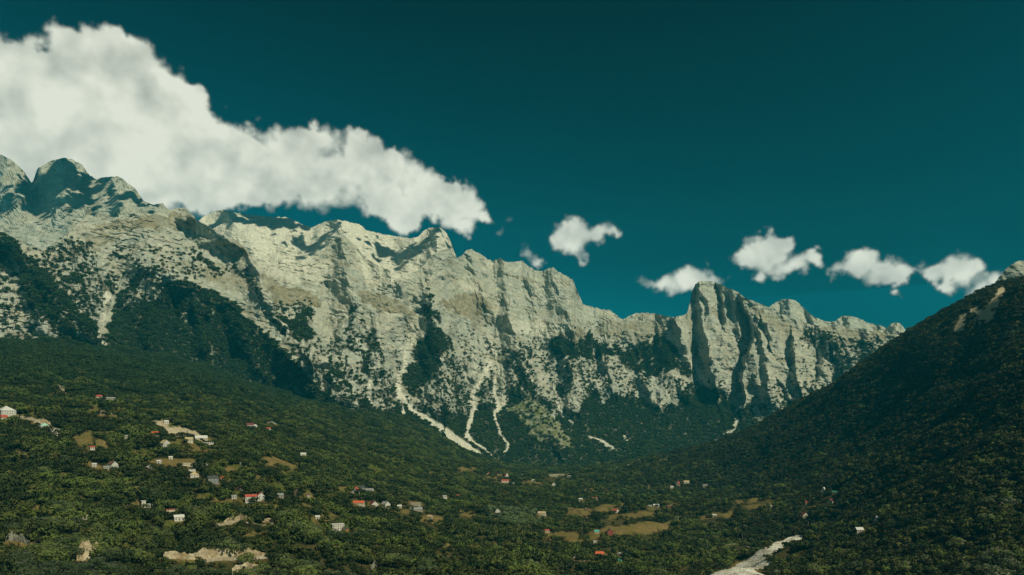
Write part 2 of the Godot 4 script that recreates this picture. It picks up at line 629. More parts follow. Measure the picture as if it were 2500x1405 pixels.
func hides(p: Vector3, h: float, w: float) -> bool:
	var d := -p.z
	var b := sight_of(p)
	var px := FL / d
	for f in [0.95, 0.7, 0.4]:
		for o in [-0.35, 0.0, 0.35]:
			var gu := int((b.x + o * w * px) / 5.0)
			var gv := int((b.y - h * f * px) / 5.0)
			if gu >= 0 and gu < 500 and gv >= 0 and gv < 281 and guard[gv * 500 + gu] > d + 4.0:
				return true
	return false

func plant(stand: String, kind: int, p: Vector3, h: float, w: float, c: Color) -> void:
	if not stands.has(stand):
		stands[stand] = [[], [], [], [], [], [], []]
	var b := Basis(Vector3.UP, rng.randf() * TAU).scaled(Vector3(w, h, w))
	var tr := Transform3D(b, p - Vector3(0, 0.04 * h, 0))
	var d := -p.z
	if d < 900.0 and kind < 6:
		var s := sight_of(p)
		if s.x > 15.0 and s.x < 2485.0 and s.y < 1440.0 and s.y - h * FL / d < 1395.0:
			near.append([h / d, kind, tr, c, stand])
			return
	stands[stand][kind].append([tr, c])

var willows := Vector3.ZERO

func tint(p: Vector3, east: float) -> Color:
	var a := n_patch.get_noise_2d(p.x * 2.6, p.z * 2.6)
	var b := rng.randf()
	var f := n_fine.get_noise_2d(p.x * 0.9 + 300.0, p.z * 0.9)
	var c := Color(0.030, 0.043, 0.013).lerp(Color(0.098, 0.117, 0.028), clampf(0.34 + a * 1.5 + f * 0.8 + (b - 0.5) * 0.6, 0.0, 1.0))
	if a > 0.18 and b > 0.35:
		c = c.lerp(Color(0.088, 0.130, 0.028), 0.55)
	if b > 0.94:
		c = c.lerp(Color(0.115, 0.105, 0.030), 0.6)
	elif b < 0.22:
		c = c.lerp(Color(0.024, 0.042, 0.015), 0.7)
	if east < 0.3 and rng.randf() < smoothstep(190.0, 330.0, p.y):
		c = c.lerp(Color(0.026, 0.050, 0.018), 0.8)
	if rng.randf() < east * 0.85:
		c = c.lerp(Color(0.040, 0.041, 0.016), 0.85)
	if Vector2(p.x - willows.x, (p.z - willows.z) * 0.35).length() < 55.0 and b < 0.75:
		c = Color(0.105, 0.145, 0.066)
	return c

func scatter(g: Grid, stand: String, spacing: float, far_d: float, firs: float, h0: float, h1: float, tone: Color, tone_mix: float) -> void:
	var s2 := 1.0 / (spacing * spacing)
	for j in g.nv - 1:
		for i in g.nu - 1:
			var k := j * g.nu + i
			var w := g.wood[k]
			if w <= 0.003:
				continue
			var a := g.pos[k]
			if -a.z > far_d:
				continue
			var b := g.pos[k + 1]
			var c := g.pos[k + g.nu]
			var area := (b - a).cross(c - a).length()
			var want := area * s2 * w
			var cnt := int(want)
			if rng.randf() < want - cnt:
				cnt += 1
			for q in mini(cnt, 12):
				var p := a + (b - a) * rng.randf() + (c - a) * rng.randf()
				var fir := rng.randf() < firs
				var h := lerpf(h0, h1, rng.randf() * rng.randf() * 0.6 + rng.randf() * 0.4)
				var t := tint(p, 0.0).lerp(tone, tone_mix * rng.randf_range(0.6, 1.0))
				if fir:
					plant(stand, 4 + (rng.randi() & 1), p, h * 1.15, h * 0.52, t.lerp(Color(0.022, 0.040, 0.017), 0.6))
				else:
					plant(stand, rng.randi() & 3, p, h, h * rng.randf_range(0.95, 1.25), t)

func grow(stand: String, label: String) -> int:
	var root := Node3D.new()
	root.name = stand
	root.set_meta("kind", "stuff")
	root.set_meta("label", label)
	root.set_meta("category", "forest")
	add_child(root)
	var total := 0
	for kind in 7:
		var list: Array = stands[stand][kind]
		if list.is_empty():
			continue
		var mm := MultiMesh.new()
		mm.transform_format = MultiMesh.TRANSFORM_3D
		mm.use_colors = true
		mm.mesh = tree_mesh[kind]
		mm.instance_count = list.size()
		for i in list.size():
			mm.set_instance_transform(i, list[i][0])
			mm.set_instance_color(i, list[i][1])
		var o := MultiMeshInstance3D.new()
		o.name = "broadleaf_trees" if kind < 4 else "fir_trees" if kind < 6 else "shrubs"
		o.multimesh = mm
		o.material_override = M.leaf
		o.set_meta("kind", "stuff")
		root.add_child(o, true)
		total += list.size()
	return total

# ------------------------------------------------------------------ village
func tri(st: SurfaceTool, a: Vector3, b: Vector3, c: Vector3) -> void:
	var n := (c - a).cross(b - a).normalized()
	for p in [a, b, c]:
		st.set_normal(n)
		st.add_vertex(p)

func quad(st: SurfaceTool, a: Vector3, b: Vector3, c: Vector3, d: Vector3) -> void:
	tri(st, a, b, c)
	tri(st, a, c, d)

func block(st: SurfaceTool, lo: Vector3, hi: Vector3) -> void:
	var p: Array = []
	for k in 8:
		p.append(Vector3(hi.x if k & 1 else lo.x, hi.y if k & 2 else lo.y, hi.z if k & 4 else lo.z))
	for f in [[4, 6, 7, 5], [1, 3, 2, 0], [0, 2, 6, 4], [5, 7, 3, 1], [2, 3, 7, 6], [0, 4, 5, 1]]:
		quad(st, p[f[0]], p[f[1]], p[f[2]], p[f[3]])

func begin() -> SurfaceTool:
	var st := SurfaceTool.new()
	st.begin(Mesh.PRIMITIVE_TRIANGLES)
	return st

func part(called: String, st: SurfaceTool, mat: Material, parent: Node) -> MeshInstance3D:
	var o := MeshInstance3D.new()
	o.name = called
	o.mesh = st.commit()
	o.material_override = mat
	parent.add_child(o, true)
	return o

func paint(c: Color, rough := 0.85) -> StandardMaterial3D:
	var key := "paint_%s_%s" % [c.to_html(), rough]
	if not M.has(key):
		var m := StandardMaterial3D.new()
		m.albedo_color = c.linear_to_srgb()
		m.albedo_texture = M.grime
		m.uv1_triplanar = true
		m.uv1_scale = Vector3.ONE / 7.0
		m.roughness = rough
		M[key] = m
	return M[key]

const WALLS := {"white": Color(0.62, 0.60, 0.52), "cream": Color(0.60, 0.53, 0.38), "stone": Color(0.36, 0.34, 0.27), "wood": Color(0.14, 0.085, 0.045), "orange": Color(0.62, 0.20, 0.03), "grey": Color(0.24, 0.25, 0.23), "red": Color(0.30, 0.06, 0.035)}
const ROOFS := {"red": Color(0.42, 0.075, 0.040), "orange": Color(0.62, 0.12, 0.035), "brown": Color(0.13, 0.075, 0.045), "grey": Color(0.27, 0.28, 0.26), "slate": Color(0.055, 0.06, 0.06), "white": Color(0.62, 0.62, 0.56), "teal": Color(0.06, 0.42, 0.34), "mint": Color(0.36, 0.62, 0.48), "green": Color(0.03, 0.16, 0.10), "maroon": Color(0.17, 0.035, 0.04), "straw": Color(0.48, 0.38, 0.20)}

# style: "long" ridge across the view, "end" gable towards the view, "flat", "frame" steep A-frame, "tent" hipped
func house(called: String, label: String, u: float, v: float, wide: float, style: String, wall: String, roof: String, turn: float, storeys: float, deep := 0.8, cat := "house", group := "") -> Node3D:
	var p := ground_hit(u, v)
	var s := -p.z / FL
	var w := wide * s * 0.93
	var d := maxf(w * deep, 3.0)
	var h := 2.7 * storeys
	var o := Node3D.new()
	o.name = numbered(called)
	add_child(o)
	o.position = p
	o.rotation_degrees.y = turn - rad_to_deg(atan2(p.x, -p.z))
	o.set_meta("label", label)
	o.set_meta("category", cat)
	if group:
		o.set_meta("group", group)
	var x := w / 2.0
	var z := d / 2.0
	var rise := 0.0
	var st := begin()
	block(st, Vector3(-x, -3.0, -z), Vector3(x, h, z))
	var rf := begin()
	var e := 0.35
	if style == "long":
		rise = d * 0.34
		for sx in [-1.0, 1.0]:
			var a := Vector3(sx * x, h, -z)
			var b := Vector3(sx * x, h, z)
			tri(st, a, Vector3(sx * x, h + rise, 0), b)
		for sz in [-1.0, 1.0]:
			slab(rf, Vector3(-x - e, h - e * 0.68, sz * (z + e)), Vector3(x + e, h - e * 0.68, sz * (z + e)), Vector3(x + e, h + rise, 0), Vector3(-x - e, h + rise, 0))
	elif style == "end" or style == "frame":
		rise = w * (0.42 if style == "end" else 0.95)
		for sz in [-1.0, 1.0]:
			tri(st, Vector3(-x, h, sz * z), Vector3(0, h + rise, sz * z), Vector3(x, h, sz * z))
		for sx in [-1.0, 1.0]:
			slab(rf, Vector3(sx * (x + e), h - e * rise / x, -z - e), Vector3(sx * (x + e), h - e * rise / x, z + e), Vector3(0, h + rise, z + e), Vector3(0, h + rise, -z - e))
	elif style == "tent":
		rise = w * 0.36
		var top := Vector3(0, h + rise, 0)
		var c := [Vector3(-x - e, h - 0.1, -z - e), Vector3(x + e, h - 0.1, -z - e), Vector3(x + e, h - 0.1, z + e), Vector3(-x - e, h - 0.1, z + e)]
		for k in 4:
			tri(rf, c[k], c[(k + 1) % 4], top)
		quad(rf, c[0], c[3], c[2], c[1])
	else:
		block(rf, Vector3(-x - e, h + 0.01, -z - e), Vector3(x + e, h + 0.3, z + e))
	part("wall", st, paint(WALLS[wall]), o)
	var ro := part("roof", rf, paint(ROOFS[roof], 0.6), o)
	if style in ["long", "end"] and w > 6.0:
		var ch := begin()
		block(ch, Vector3(x * 0.35, h + rise * 0.3, -z * 0.3 - 0.3), Vector3(x * 0.35 + 0.7, h + rise + 0.7, -z * 0.3 + 0.3))
		part("chimney", ch, paint(WALLS["stone"]), ro)
	# openings on the two sides that can be seen
	var n := clampi(int(w / 2.6), 1, 6)
	for f in int(storeys):
		for k in n:
			var cxw := -x + w * (k + 0.5) / n
			if f == 0 and k == n / 2:
				var dr := begin()
				block(dr, Vector3(cxw - 0.5, 0.0, z - 0.05), Vector3(cxw + 0.5, 2.1, z + 0.05))
				part("door", dr, paint(WALLS["wood"]), o)
			else:
				window(o, Vector3(cxw, 2.7 * f + 1.5, z), 0.0)
		for k in maxi(int(d / 3.2), 1):
			var czw := -z + d * (k + 0.5) / maxi(int(d / 3.2), 1)
			window(o, Vector3(x, 2.7 * f + 1.5, czw), PI / 2)
	keep_in_sight(p, wide * 1.1, (h + rise) / s)
	clear_spots.append([p, maxf(w, d) * 0.75 + 2.5])
	return o

func slab(st: SurfaceTool, a: Vector3, b: Vector3, c: Vector3, d: Vector3) -> void:
	var t := Vector3(0, 0.16, 0)
	quad(st, a + t, b + t, c + t, d + t)
	quad(st, d, c, b, a)
	quad(st, a, b, b + t, a + t)
	quad(st, b, c, c + t, b + t)
	quad(st, d, a, a + t, d + t)

func window(o: Node3D, c: Vector3, turn: float) -> void:
	var fr := begin()
	block(fr, Vector3(-0.62, -0.72, -0.04), Vector3(0.62, 0.72, 0.05))
	var f := part("window", fr, M.frame, o)
	f.position = c
	f.rotation.y = turn
	var gl := begin()
	block(gl, Vector3(-0.5, -0.6, 0.02), Vector3(0.5, 0.6, 0.065))
	part("pane", gl, M.pane, f)

var clear_spots: Array = []

func build_village() -> void:
	var H := "village houses"
	# western hillside, upper terrace
	house("barn", "big white arched barn at the left edge, above the red roofed house", 14, 1013, 34, "tent", "white", "white", 20, 2.2, 1.0, "barn")
	house("house", "small red roofed house at the left edge, below the white barn", 4, 1024, 22, "long", "cream", "red", 10, 1.0, 0.8, "house", H)
	house("house", "white house with a mint green roof on the left hillside", 108, 1046, 22, "tent", "white", "mint", 15, 1.2, 0.9, "house", H)
	house("house", "low white flat roofed building right of the mint green roof", 133, 1053, 26, "flat", "white", "white", 10, 1.0, 0.6, "house", H)
	house("shed", "small white shed below the mint green roof", 142, 1065, 15, "long", "white", "white", 0, 0.9, 0.7, "shed")
	house("house", "lone small red roofed house high on the left hillside", 241, 972, 14, "long", "cream", "red", -10, 1.0, 0.8, "house", H)
	house("shed", "long pale shed right of the lone high red roofed house", 268, 976, 24, "long", "stone", "grey", 0, 0.8, 0.35, "shed")
	house("house", "bright orange roofed white house below the pale earth cutting", 378, 1066, 17, "long", "white", "orange", 8, 1.6, 0.8, "house", H)
	house("house", "white two storey house below the bright orange roof", 402, 1092, 20, "end", "white", "straw", 30, 2.0, 0.9, "house", H)
	house("house", "cream house with a pale roof below the earth cutting", 460, 1079, 19, "long", "cream", "straw", 12, 1.4, 0.7, "house", H)
	house("house", "large cream house at the lower end of the earth cutting", 490, 1076, 30, "long", "cream", "white", 8, 1.5, 0.6, "house", H)
	house("house", "low white flat roofed building right of the large cream house", 508, 1085, 24, "flat", "white", "white", 5, 1.0, 0.5, "house", H)
	house("shed", "small grey roofed shed alone among trees left of the orange roof", 309, 1070, 14, "long", "stone", "grey", 5, 0.9, 0.7, "shed")
	house("house", "white gabled house with a brown roof on the left slope meadow", 274, 1142, 19, "end", "white", "brown", 35, 1.5, 1.0, "house", H)
	house("shed", "low stone shed left of the white gabled brown roofed house", 258, 1146, 13, "long", "stone", "grey", 10, 0.8, 0.7, "shed")
	house("house", "small house with a wide white roof on the left slope", 366, 1146, 16, "tent", "white", "white", 20, 1.0, 0.9, "house", H)
	house("house", "wide cream flat roofed house at the edge of the long meadow", 462, 1137, 34, "flat", "cream", "straw", 6, 1.2, 0.4, "house", H)
	house("shed", "narrow white shed just below the wide cream flat roofed house", 468, 1151, 17, "flat", "white", "white", 4, 0.8, 0.5, "shed")
	house("house", "pale hipped roof house above the dark two storey house", 473, 1165, 21, "tent", "white", "straw", 12, 1.1, 0.8, "house", H)
	house("house", "dark grey two storey house with rows of windows", 518, 1181, 26, "long", "grey", "slate", 14, 2.4, 0.7, "house", H)
	house("house", "small orange roofed house right of the dark grey house", 546, 1173, 15, "long", "white", "orange", -6, 1.0, 0.8, "house", H)
	house("house", "tiny white house just above the long meadow", 416, 1122, 9, "long", "white", "white", 0, 1.0, 0.8, "house", H)
	house("house", "white house with a dull red roof high on the slope, alone in the forest", 610, 1042, 18, "long", "white", "maroon", 10, 1.2, 0.8, "house", H)
	house("shed", "bright white shed right of the high dull red roofed house", 623, 1043, 11, "tent", "white", "white", 0, 1.0, 0.9, "shed")
	house("house", "narrow white tower house among trees at lower left", 349, 1239, 10, "flat", "white", "white", 15, 2.6, 1.0, "house", H)
	house("house", "small white flat roofed house right of the narrow tower house", 359, 1240, 13, "flat", "white", "white", 15, 1.4, 0.8, "house", H)
	house("shed", "tiny bright white shed right of the tower house", 374, 1240, 9, "long", "white", "white", 25, 0.8, 0.8, "shed")
	house("house", "house with a flat dull red roof above the turquoise awning", 418, 1250, 26, "flat", "cream", "red", 8, 0.9, 0.5, "house", H)
	house("shed", "small shed with a turquoise roof at lower left", 388, 1268, 12, "tent", "stone", "teal", 0, 0.9, 0.8, "shed")
	house("house", "white porch house right of the turquoise roofed shed", 436, 1271, 24, "long", "white", "white", 10, 1.3, 0.6, "house", H)
	# middle of the slope
	house("guesthouse", "long white guesthouse with a red roof above the earth bank", 612, 1226, 30, "long", "white", "red", 10, 2.4, 0.5, "house", H)
	house("guesthouse", "taller red roofed end of the long guesthouse", 636, 1222, 17, "end", "white", "red", 12, 2.2, 0.8, "house", H)
	house("house", "small grey roofed stone house right of the red roofed guesthouse", 684, 1216, 16, "long", "stone", "grey", -8, 1.2, 0.8, "house", H)
	house("house", "brown gabled wooden house below the curved meadow edge", 722, 1208, 13, "end", "wood", "brown", 20, 1.4, 0.9, "house", H)
	house("house", "white house with a steep red gabled roof beside the dark slate roof", 868, 1205, 17, "end", "white", "red", -25, 2.0, 0.9, "house", H)
	house("house", "house with a dark slate roof behind the steep red gable", 882, 1196, 18, "long", "grey", "slate", 6, 1.4, 0.7, "house", H)
	house("house", "white house with a light grey roof right of the dark slate roof", 902, 1202, 20, "long", "white", "grey", -20, 1.3, 0.7, "house", H)
	house("house", "long low house with a bright orange red roof, middle of the valley", 876, 1233, 28, "long", "cream", "orange", -12, 1.1, 0.5, "house", H)
	house("house", "white house with a maroon gabled roof right of the long orange roof", 912, 1238, 19, "end", "white", "maroon", 25, 1.5, 0.9, "house", H)
	house("house", "white gable end with a grey roof, right of the maroon roof", 941, 1238, 17, "end", "white", "grey", 40, 1.5, 1.1, "house", H)
	house("house", "pale stone house with a straw coloured flat roof above the long grey shed", 1014, 1234, 27, "flat", "stone", "straw", 5, 1.6, 0.5, "house", H)
	house("shed", "long grey metal roofed shed below the pale stone house", 1016, 1248, 31, "long", "stone", "grey", 4, 1.0, 0.5, "shed")
	house("house", "small red roofed house alone among trees, right of the stone house", 1117, 1214, 12, "tent", "cream", "red", 0, 1.0, 0.9, "house", H)
	house("villa", "large white villa with a flat roof and terraces in the foreground trees", 824, 1299, 31, "flat", "white", "white", 12, 3.3, 0.6, "house", H)
	house("house", "orange walled house with a dark roof touching the large white villa", 843, 1301, 15, "long", "orange", "slate", 12, 1.6, 0.9, "house", H)
	house("house", "tiny white house in a forest gap on the upper middle slope", 740, 1112, 14, "long", "white", "white", 0, 0.9, 0.6, "house", H)
	# far end of the valley
	house("church", "tall white gabled house with a red roof in the far hamlet", 1236, 1170, 12, "frame", "white", "red", 20, 2.4, 1.0, "house")
	house("house", "long white house with a red roof in front of the tall far gable", 1233, 1178, 20, "long", "white", "red", 4, 1.4, 0.5, "house", H)
	house("house", "small white house below the far hamlet's long red roof", 1251, 1184, 9, "long", "white", "white", 0, 1.2, 0.8, "house", H)
	house("house", "small white house nearest the cliffs, far end of the valley", 1277, 1162, 9, "tent", "white", "white", 0, 1.2, 0.8, "house", H)
	house("house", "white house between the far hamlet and the gravel patch", 1302, 1177, 11, "tent", "white", "white", 0, 1.3, 0.8, "house", H)
	house("house", "white gabled house just below the far gravel patch", 1351, 1186, 10, "end", "white", "brown", 15, 1.5, 0.9, "house", H)
	house("house", "small red roofed house at the left end of the far hamlet", 1190, 1158, 9, "long", "white", "red", 0, 1.2, 0.8, "house", H)
	house("house", "small white house with a pale gable left of the light green willows", 1214, 1252, 13, "end", "white", "white", 15, 1.3, 0.9, "house", H)
	house("house", "house with a wide pale roof right of the light green willows", 1323, 1257, 20, "long", "white", "straw", -8, 1.0, 0.7, "house", H)
	# eastern side of the floor
	house("house", "red roofed house at the wood's edge above the meadows", 1452, 1221, 13, "long", "white", "red", 10, 1.2, 0.8, "house", H)
	house("house", "white and red gabled house high on the right slope", 1656, 1187, 10, "frame", "white", "red", -20, 1.4, 0.9, "house", H)
	house("house", "white house with a straw roof, topmost on the right slope", 1676, 1180, 14, "long", "white", "straw", 10, 1.3, 0.7, "house", H)
	house("shed", "small white shed with a curved wall left of the pair on the right meadow", 1587, 1237, 11, "flat", "white", "white", 0, 0.9, 0.6, "shed")
	house("house", "white house on the upper right meadow", 1602, 1238, 15, "long", "white", "white", 8, 1.1, 0.7, "house", H)
	house("shed", "little rust brown shed right of the upper meadow houses", 1633, 1240, 11, "long", "red", "brown", 0, 1.0, 0.8, "shed")
	house("house", "red roofed house half hidden between the two meadows", 1503, 1251, 13, "long", "white", "red", -30, 1.3, 0.9, "house", H)
	house("hut", "tiny wooden hut on the small upper meadow", 1432, 1246, 7, "end", "wood", "straw", 20, 1.0, 0.9, "hut")
	house("shed", "shed with a dark teal roof on the large meadow", 1457, 1302, 12, "long", "cream", "teal", 5, 1.1, 0.8, "shed")
	house("house", "dark red wooden house with a slate roof on the large meadow", 1489, 1305, 16, "end", "red", "slate", 12, 1.8, 0.9, "house", H)
	house("house", "house with an orange brown roof near the bottom middle", 1464, 1357, 22, "long", "stone", "orange", 6, 1.1, 0.7, "house", H)
	house("house", "house with a turquoise roof and small porch near the bottom", 1511, 1376, 18, "tent", "white", "teal", 0, 1.4, 0.9, "house", H)
	house("hut", "hut with a grey hipped roof just behind the turquoise roof", 1513, 1357, 11, "tent", "wood", "grey", 0, 1.2, 0.9, "hut")
	house("hut", "tiny white hut at the lower edge of the large meadow", 1453, 1325, 9, "flat", "white", "white", 0, 0.9, 0.8, "hut")
	house("shed", "small bright shed by the track left of the orange brown roof", 1400, 1366, 9, "flat", "cream", "white", 0, 1.0, 0.8, "shed")
	# foot of the eastern hillside
	house("house", "tall white gabled house at the foot of the dark right hillside", 2012, 1206, 12, "frame", "white", "white", -15, 1.6, 0.9, "house", H)
	house("shed", "green roofed shed right of the tall white gabled house", 2038, 1206, 13, "long", "wood", "green", 0, 1.0, 0.8, "shed")
	house("house", "low house with a red roof below the tall white gable", 1974, 1232, 15, "long", "cream", "red", 5, 1.0, 0.8, "house", H)
	house("house", "cream gabled house with a maroon roof at the right hillside's foot", 2030, 1229, 15, "end", "cream", "maroon", -30, 1.4, 1.0, "house", H)
	house("house", "cream house with a maroon roof above the riverbed's far end", 1965, 1263, 17, "end", "cream", "maroon", 25, 1.3, 1.0, "house", H)
	house("house", "lone house with a bright white roof on the dark right hillside", 2271, 1226, 16, "long", "white", "white", -15, 1.0, 0.8, "house", H)
	house("house", "house with a tilted white metal roof right of the riverbed", 2098, 1299, 18, "long", "stone", "white", 25, 1.1, 0.9, "house", H)
	house("hut", "narrow white A-frame hut on the right hillside", 2141, 1274, 12, "frame", "white", "grey", -25, 0.6, 0.9, "hut")
	# smaller buildings spread over the slopes and fields
	for e in [
		["white cottage at the top of the pale earth cutting", 405, 1034, 11, "white", "white"], ["red roofed cottage between the two upper left meadows", 224, 1098, 11, "white", "red"], ["white cottage left of the long meadow's wide flat roof", 388, 1132, 10, "white", "white"], ["grey roofed cottage right of the wide cream flat roof", 500, 1142, 12, "white", "grey"],
		["straw roofed cottage under the dark two storey house", 528, 1196, 12, "cream", "straw"], ["white cottage at the right tip of the curved meadow", 590, 1136, 10, "white", "white"], ["red roofed cottage above the long red guesthouse", 585, 1198, 12, "white", "red"], ["white cottage left of the long red guesthouse", 570, 1218, 12, "white", "grey"], ["brown roofed cottage right of the brown wooden house", 752, 1214, 12, "cream", "brown"],
		["white cottage on the small meadow left of the villa", 775, 1268, 11, "white", "white"], ["white cottage between the stone house and the maroon roof", 975, 1240, 11, "white", "white"], ["grey roofed cottage left of the small lone red roof", 1085, 1216, 11, "white", "grey"], ["straw roofed cottage on the field right of the long grey shed", 1050, 1266, 12, "stone", "straw"], ["white cottage above the light green willows", 1262, 1222, 9, "white", "white"],
		["white cottage at the left end of the far fields", 1166, 1170, 8, "white", "white"], ["red roofed cottage behind the far hamlet", 1215, 1160, 8, "white", "red"], ["grey roofed cottage beside the far gravel patch", 1390, 1166, 9, "white", "grey"], ["white cottage left of the red roof above the meadows", 1418, 1222, 9, "white", "white"], ["white cottage below the topmost right slope house", 1640, 1192, 9, "white", "white"],
		["grey roofed cottage right of the topmost right slope house", 1722, 1188, 11, "cream", "grey"], ["white cottage at the right end of the large meadow", 1652, 1268, 10, "white", "white"], ["red roofed cottage at the left end of the large meadow", 1336, 1300, 11, "cream", "red"], ["white cottage on the field left of the riverbed's upper end", 1745, 1262, 10, "white", "white"], ["straw roofed cottage at the lower left, above the pale ledge", 205, 1268, 13, "white", "straw"],
		["white cottage left of the white gabled brown roofed house", 230, 1140, 10, "white", "white"], ["white cottage beside the small left slope field", 142, 1168, 11, "white", "white"], ["red roofed cottage right of the high white shed", 655, 1050, 10, "cream", "red"], ["white cottage on the bank above the riverbed road", 1880, 1240, 10, "white", "white"]]:
		house("cottage", e[0], e[1], e[2], e[3], "long", e[4], e[5], (int(e[1]) * 37) % 50 - 25, 1.1, 0.75, "house", H)

func pole(label: String, u: float, v: float, high: float) -> void:
	var p := ground_hit(u, v)
	var o := Node3D.new()
	o.name = numbered("utility_pole")
	add_child(o)
	o.position = p
	o.set_meta("label", label)
	o.set_meta("category", "utility pole")
	o.set_meta("group", "utility poles along the valley")
	var h := high * -p.z / FL
	var st := begin()
	tube(st, Vector3(0, -1, 0), Vector3(0, h, 0), 0.24, 0.16, 7)
	part("post", st, paint(Color(0.50, 0.47, 0.38)), o)
	st = begin()
	block(st, Vector3(-1.1, h - 1.0, -0.09), Vector3(1.1, h - 0.8, 0.09))
	part("crossarm", st, paint(Color(0.30, 0.26, 0.2)), o)
	for x in [-0.95, 0.0, 0.95]:
		st = begin()
		tube(st, Vector3(x, h - 0.8, 0), Vector3(x, h - 0.45, 0), 0.08, 0.06, 6)
		part("insulator", st, paint(Color(0.5, 0.5, 0.46), 0.3), o)
	keep_in_sight(p, 4.0, high)

# a strip that lies on the ground: [u, v, half width in m] per station
func strip(called: String, line: Array, lift: float, across: int, mat: Material, rag: float, tone_a: Color, tone_b: Color) -> Array:
	var c: Array = []
	for s in line:
		c.append([ground_hit(s[0], s[1]), s[2]])
	var g := Grid.new()
	g.nu = across + 1
	var rows: Array = []
	for i in c.size() - 1:
		var a: Vector3 = c[i][0]
		var b: Vector3 = c[i + 1][0]
		var n := maxi(int(a.distance_to(b) / 3.0), 2)
		for k in n:
			rows.append([a.lerp(b, float(k) / n), lerpf(c[i][1], c[i + 1][1], float(k) / n)])
	rows.append(c[-1])
	g.nv = rows.size()
	for j in rows.size():
		var p: Vector3 = rows[j][0]
		var q: Vector3 = rows[mini(j + 3, rows.size() - 1)][0] - rows[maxi(j - 3, 0)][0]
		var side := Vector3(-q.z, 0, q.x).normalized()
		for i in g.nu:
			var t := 2.0 * i / across - 1.0
			var hw: float = rows[j][1] * (1.0 + rag * n_fine.get_noise_2d(p.x * 1.4 + t * 40.0, p.z * 1.4))
			var w := p + side * t * hw
			w.y = ground_y(w.x, w.z) + lift - 0.25 * absf(t) * lift + rag * 0.7 * n_fine.get_noise_2d(w.x * 5.0, w.z * 5.0)
			g.pos.append(w)
			g.col.append(tone_a.lerp(tone_b, clampf(0.5 + 1.1 * n_fine.get_noise_2d(w.x * 2.5, w.z * 2.5), 0.0, 1.0)))
			if absf(t) < 0.8:
				var s := sight_of(w)
				var gu := int(s.x / 5.0)
				var gv := int(s.y / 5.0)
				if gu >= 0 and gu < 500 and gv >= 0 and gv < 281:
					guard[gv * 500 + gu] = maxf(guard[gv * 500 + gu], -w.z)
		clear_spots.append([p, rows[j][1] * 0.95])
	struct(called, grid_mesh(g), mat)
	return rows

# a steep bare bank cut into the slope; stations of [u, v, height in m]
func bank(line: Array, tone := EARTH, tone2 := Color(0.34, 0.25, 0.13), called := "earth_bank", seen := 1.0) -> void:
	var g := Grid.new()
	var up := 7
	var rows: Array = []
	var c: Array = []
	for s in line:
		c.append([ground_hit(s[0], s[1]), s[2]])
	for i in c.size() - 1:
		var a: Vector3 = c[i][0]
		var b: Vector3 = c[i + 1][0]
		var n := maxi(int(a.distance_to(b) / 1.5), 2)
		for k in n:
			rows.append([a.lerp(b, float(k) / n), lerpf(c[i][1], c[i + 1][1], float(k) / n)])
	g.nu = up + 1
	g.nv = rows.size()
	for j in g.nv:
		var p: Vector3 = rows[j][0]
		var hh: float = rows[j][1] * (1.0 + 0.35 * n_fine.get_noise_2d(p.x * 2.5, p.z * 2.5) + 0.3 * n_fine.get_noise_2d(p.x * 11.0, p.z * 11.0))
		var away := Vector3(p.x, 0, p.z).normalized()
		for i in g.nu:
			var t := float(i) / up
			var w := p + away * (t * hh * 0.55 + 2.4 * n_fine.get_noise_3d(p.x * 6.0, t * 50.0, p.z * 6.0))
			w.y = ground_y(p.x, p.z) - 1.5 + t * (hh + 1.5)
			if i == up:
				w += away * 5.0
				w.y -= 2.5
			g.pos.append(w)
			g.col.append(tone.lerp(tone2, clampf(0.35 + 1.2 * n_fine.get_noise_3d(w.x * 3.0, w.y * 2.0, w.z * 3.0), 0.0, 1.0)))
		keep_in_sight(Vector3(p.x, ground_y(p.x, p.z), p.z), 6.0, seen * hh * FL / -p.z)
		clear_spots.append([p, 4.0])
	struct(called, grid_mesh(g), M.ground)

func outcrop(label: String, u: float, v: float, wide: float, high: float, seed_: int, tone: Color) -> void:
	var p := ground_hit(u, v)
	var s := -p.z / FL
	var st := begin()
	var na := 34
	var nb := 16
	var P: Array = []
	for j in nb + 1:
		for i in na:
			var a := TAU * i / na
			var t := PI * 0.62 * j / nb
			var d := Vector3(cos(a) * sin(t), cos(t), sin(a) * sin(t))
			var q := Vector3(d.x * wide * s * 0.5, d.y * high * s, d.z * wide * s * 0.4)
			var f := 1.0 + 0.8 * n_fine.get_noise_3d(q.x * 3.0 + seed_ * 50.0, q.y * 2.0, q.z * 3.0) + 0.5 * n_rib.get_noise_3d(q.x * 8.0 + seed_ * 90.0, q.y * 3.0, q.z * 8.0)
			P.append(q * f)
	for j in nb:
		for i in na:
			var a0: Vector3 = P[j * na + i]
			var a1: Vector3 = P[j * na + (i + 1) % na]
			var b0: Vector3 = P[(j + 1) * na + i]
			var b1: Vector3 = P[(j + 1) * na + (i + 1) % na]
			tri(st, a0, a1, b1)
			tri(st, a0, b1, b0)
	var o := MeshInstance3D.new()
	o.name = numbered("rock_outcrop")
	o.mesh = st.commit()
	o.material_override = paint(tone, 0.95)
	o.position = p
	o.set_meta("label", label)
	o.set_meta("category", "rock")
	add_child(o)
	keep_in_sight(p, wide * 0.7, high * 0.8)
	clear_spots.append([p, wide * s * 0.45])

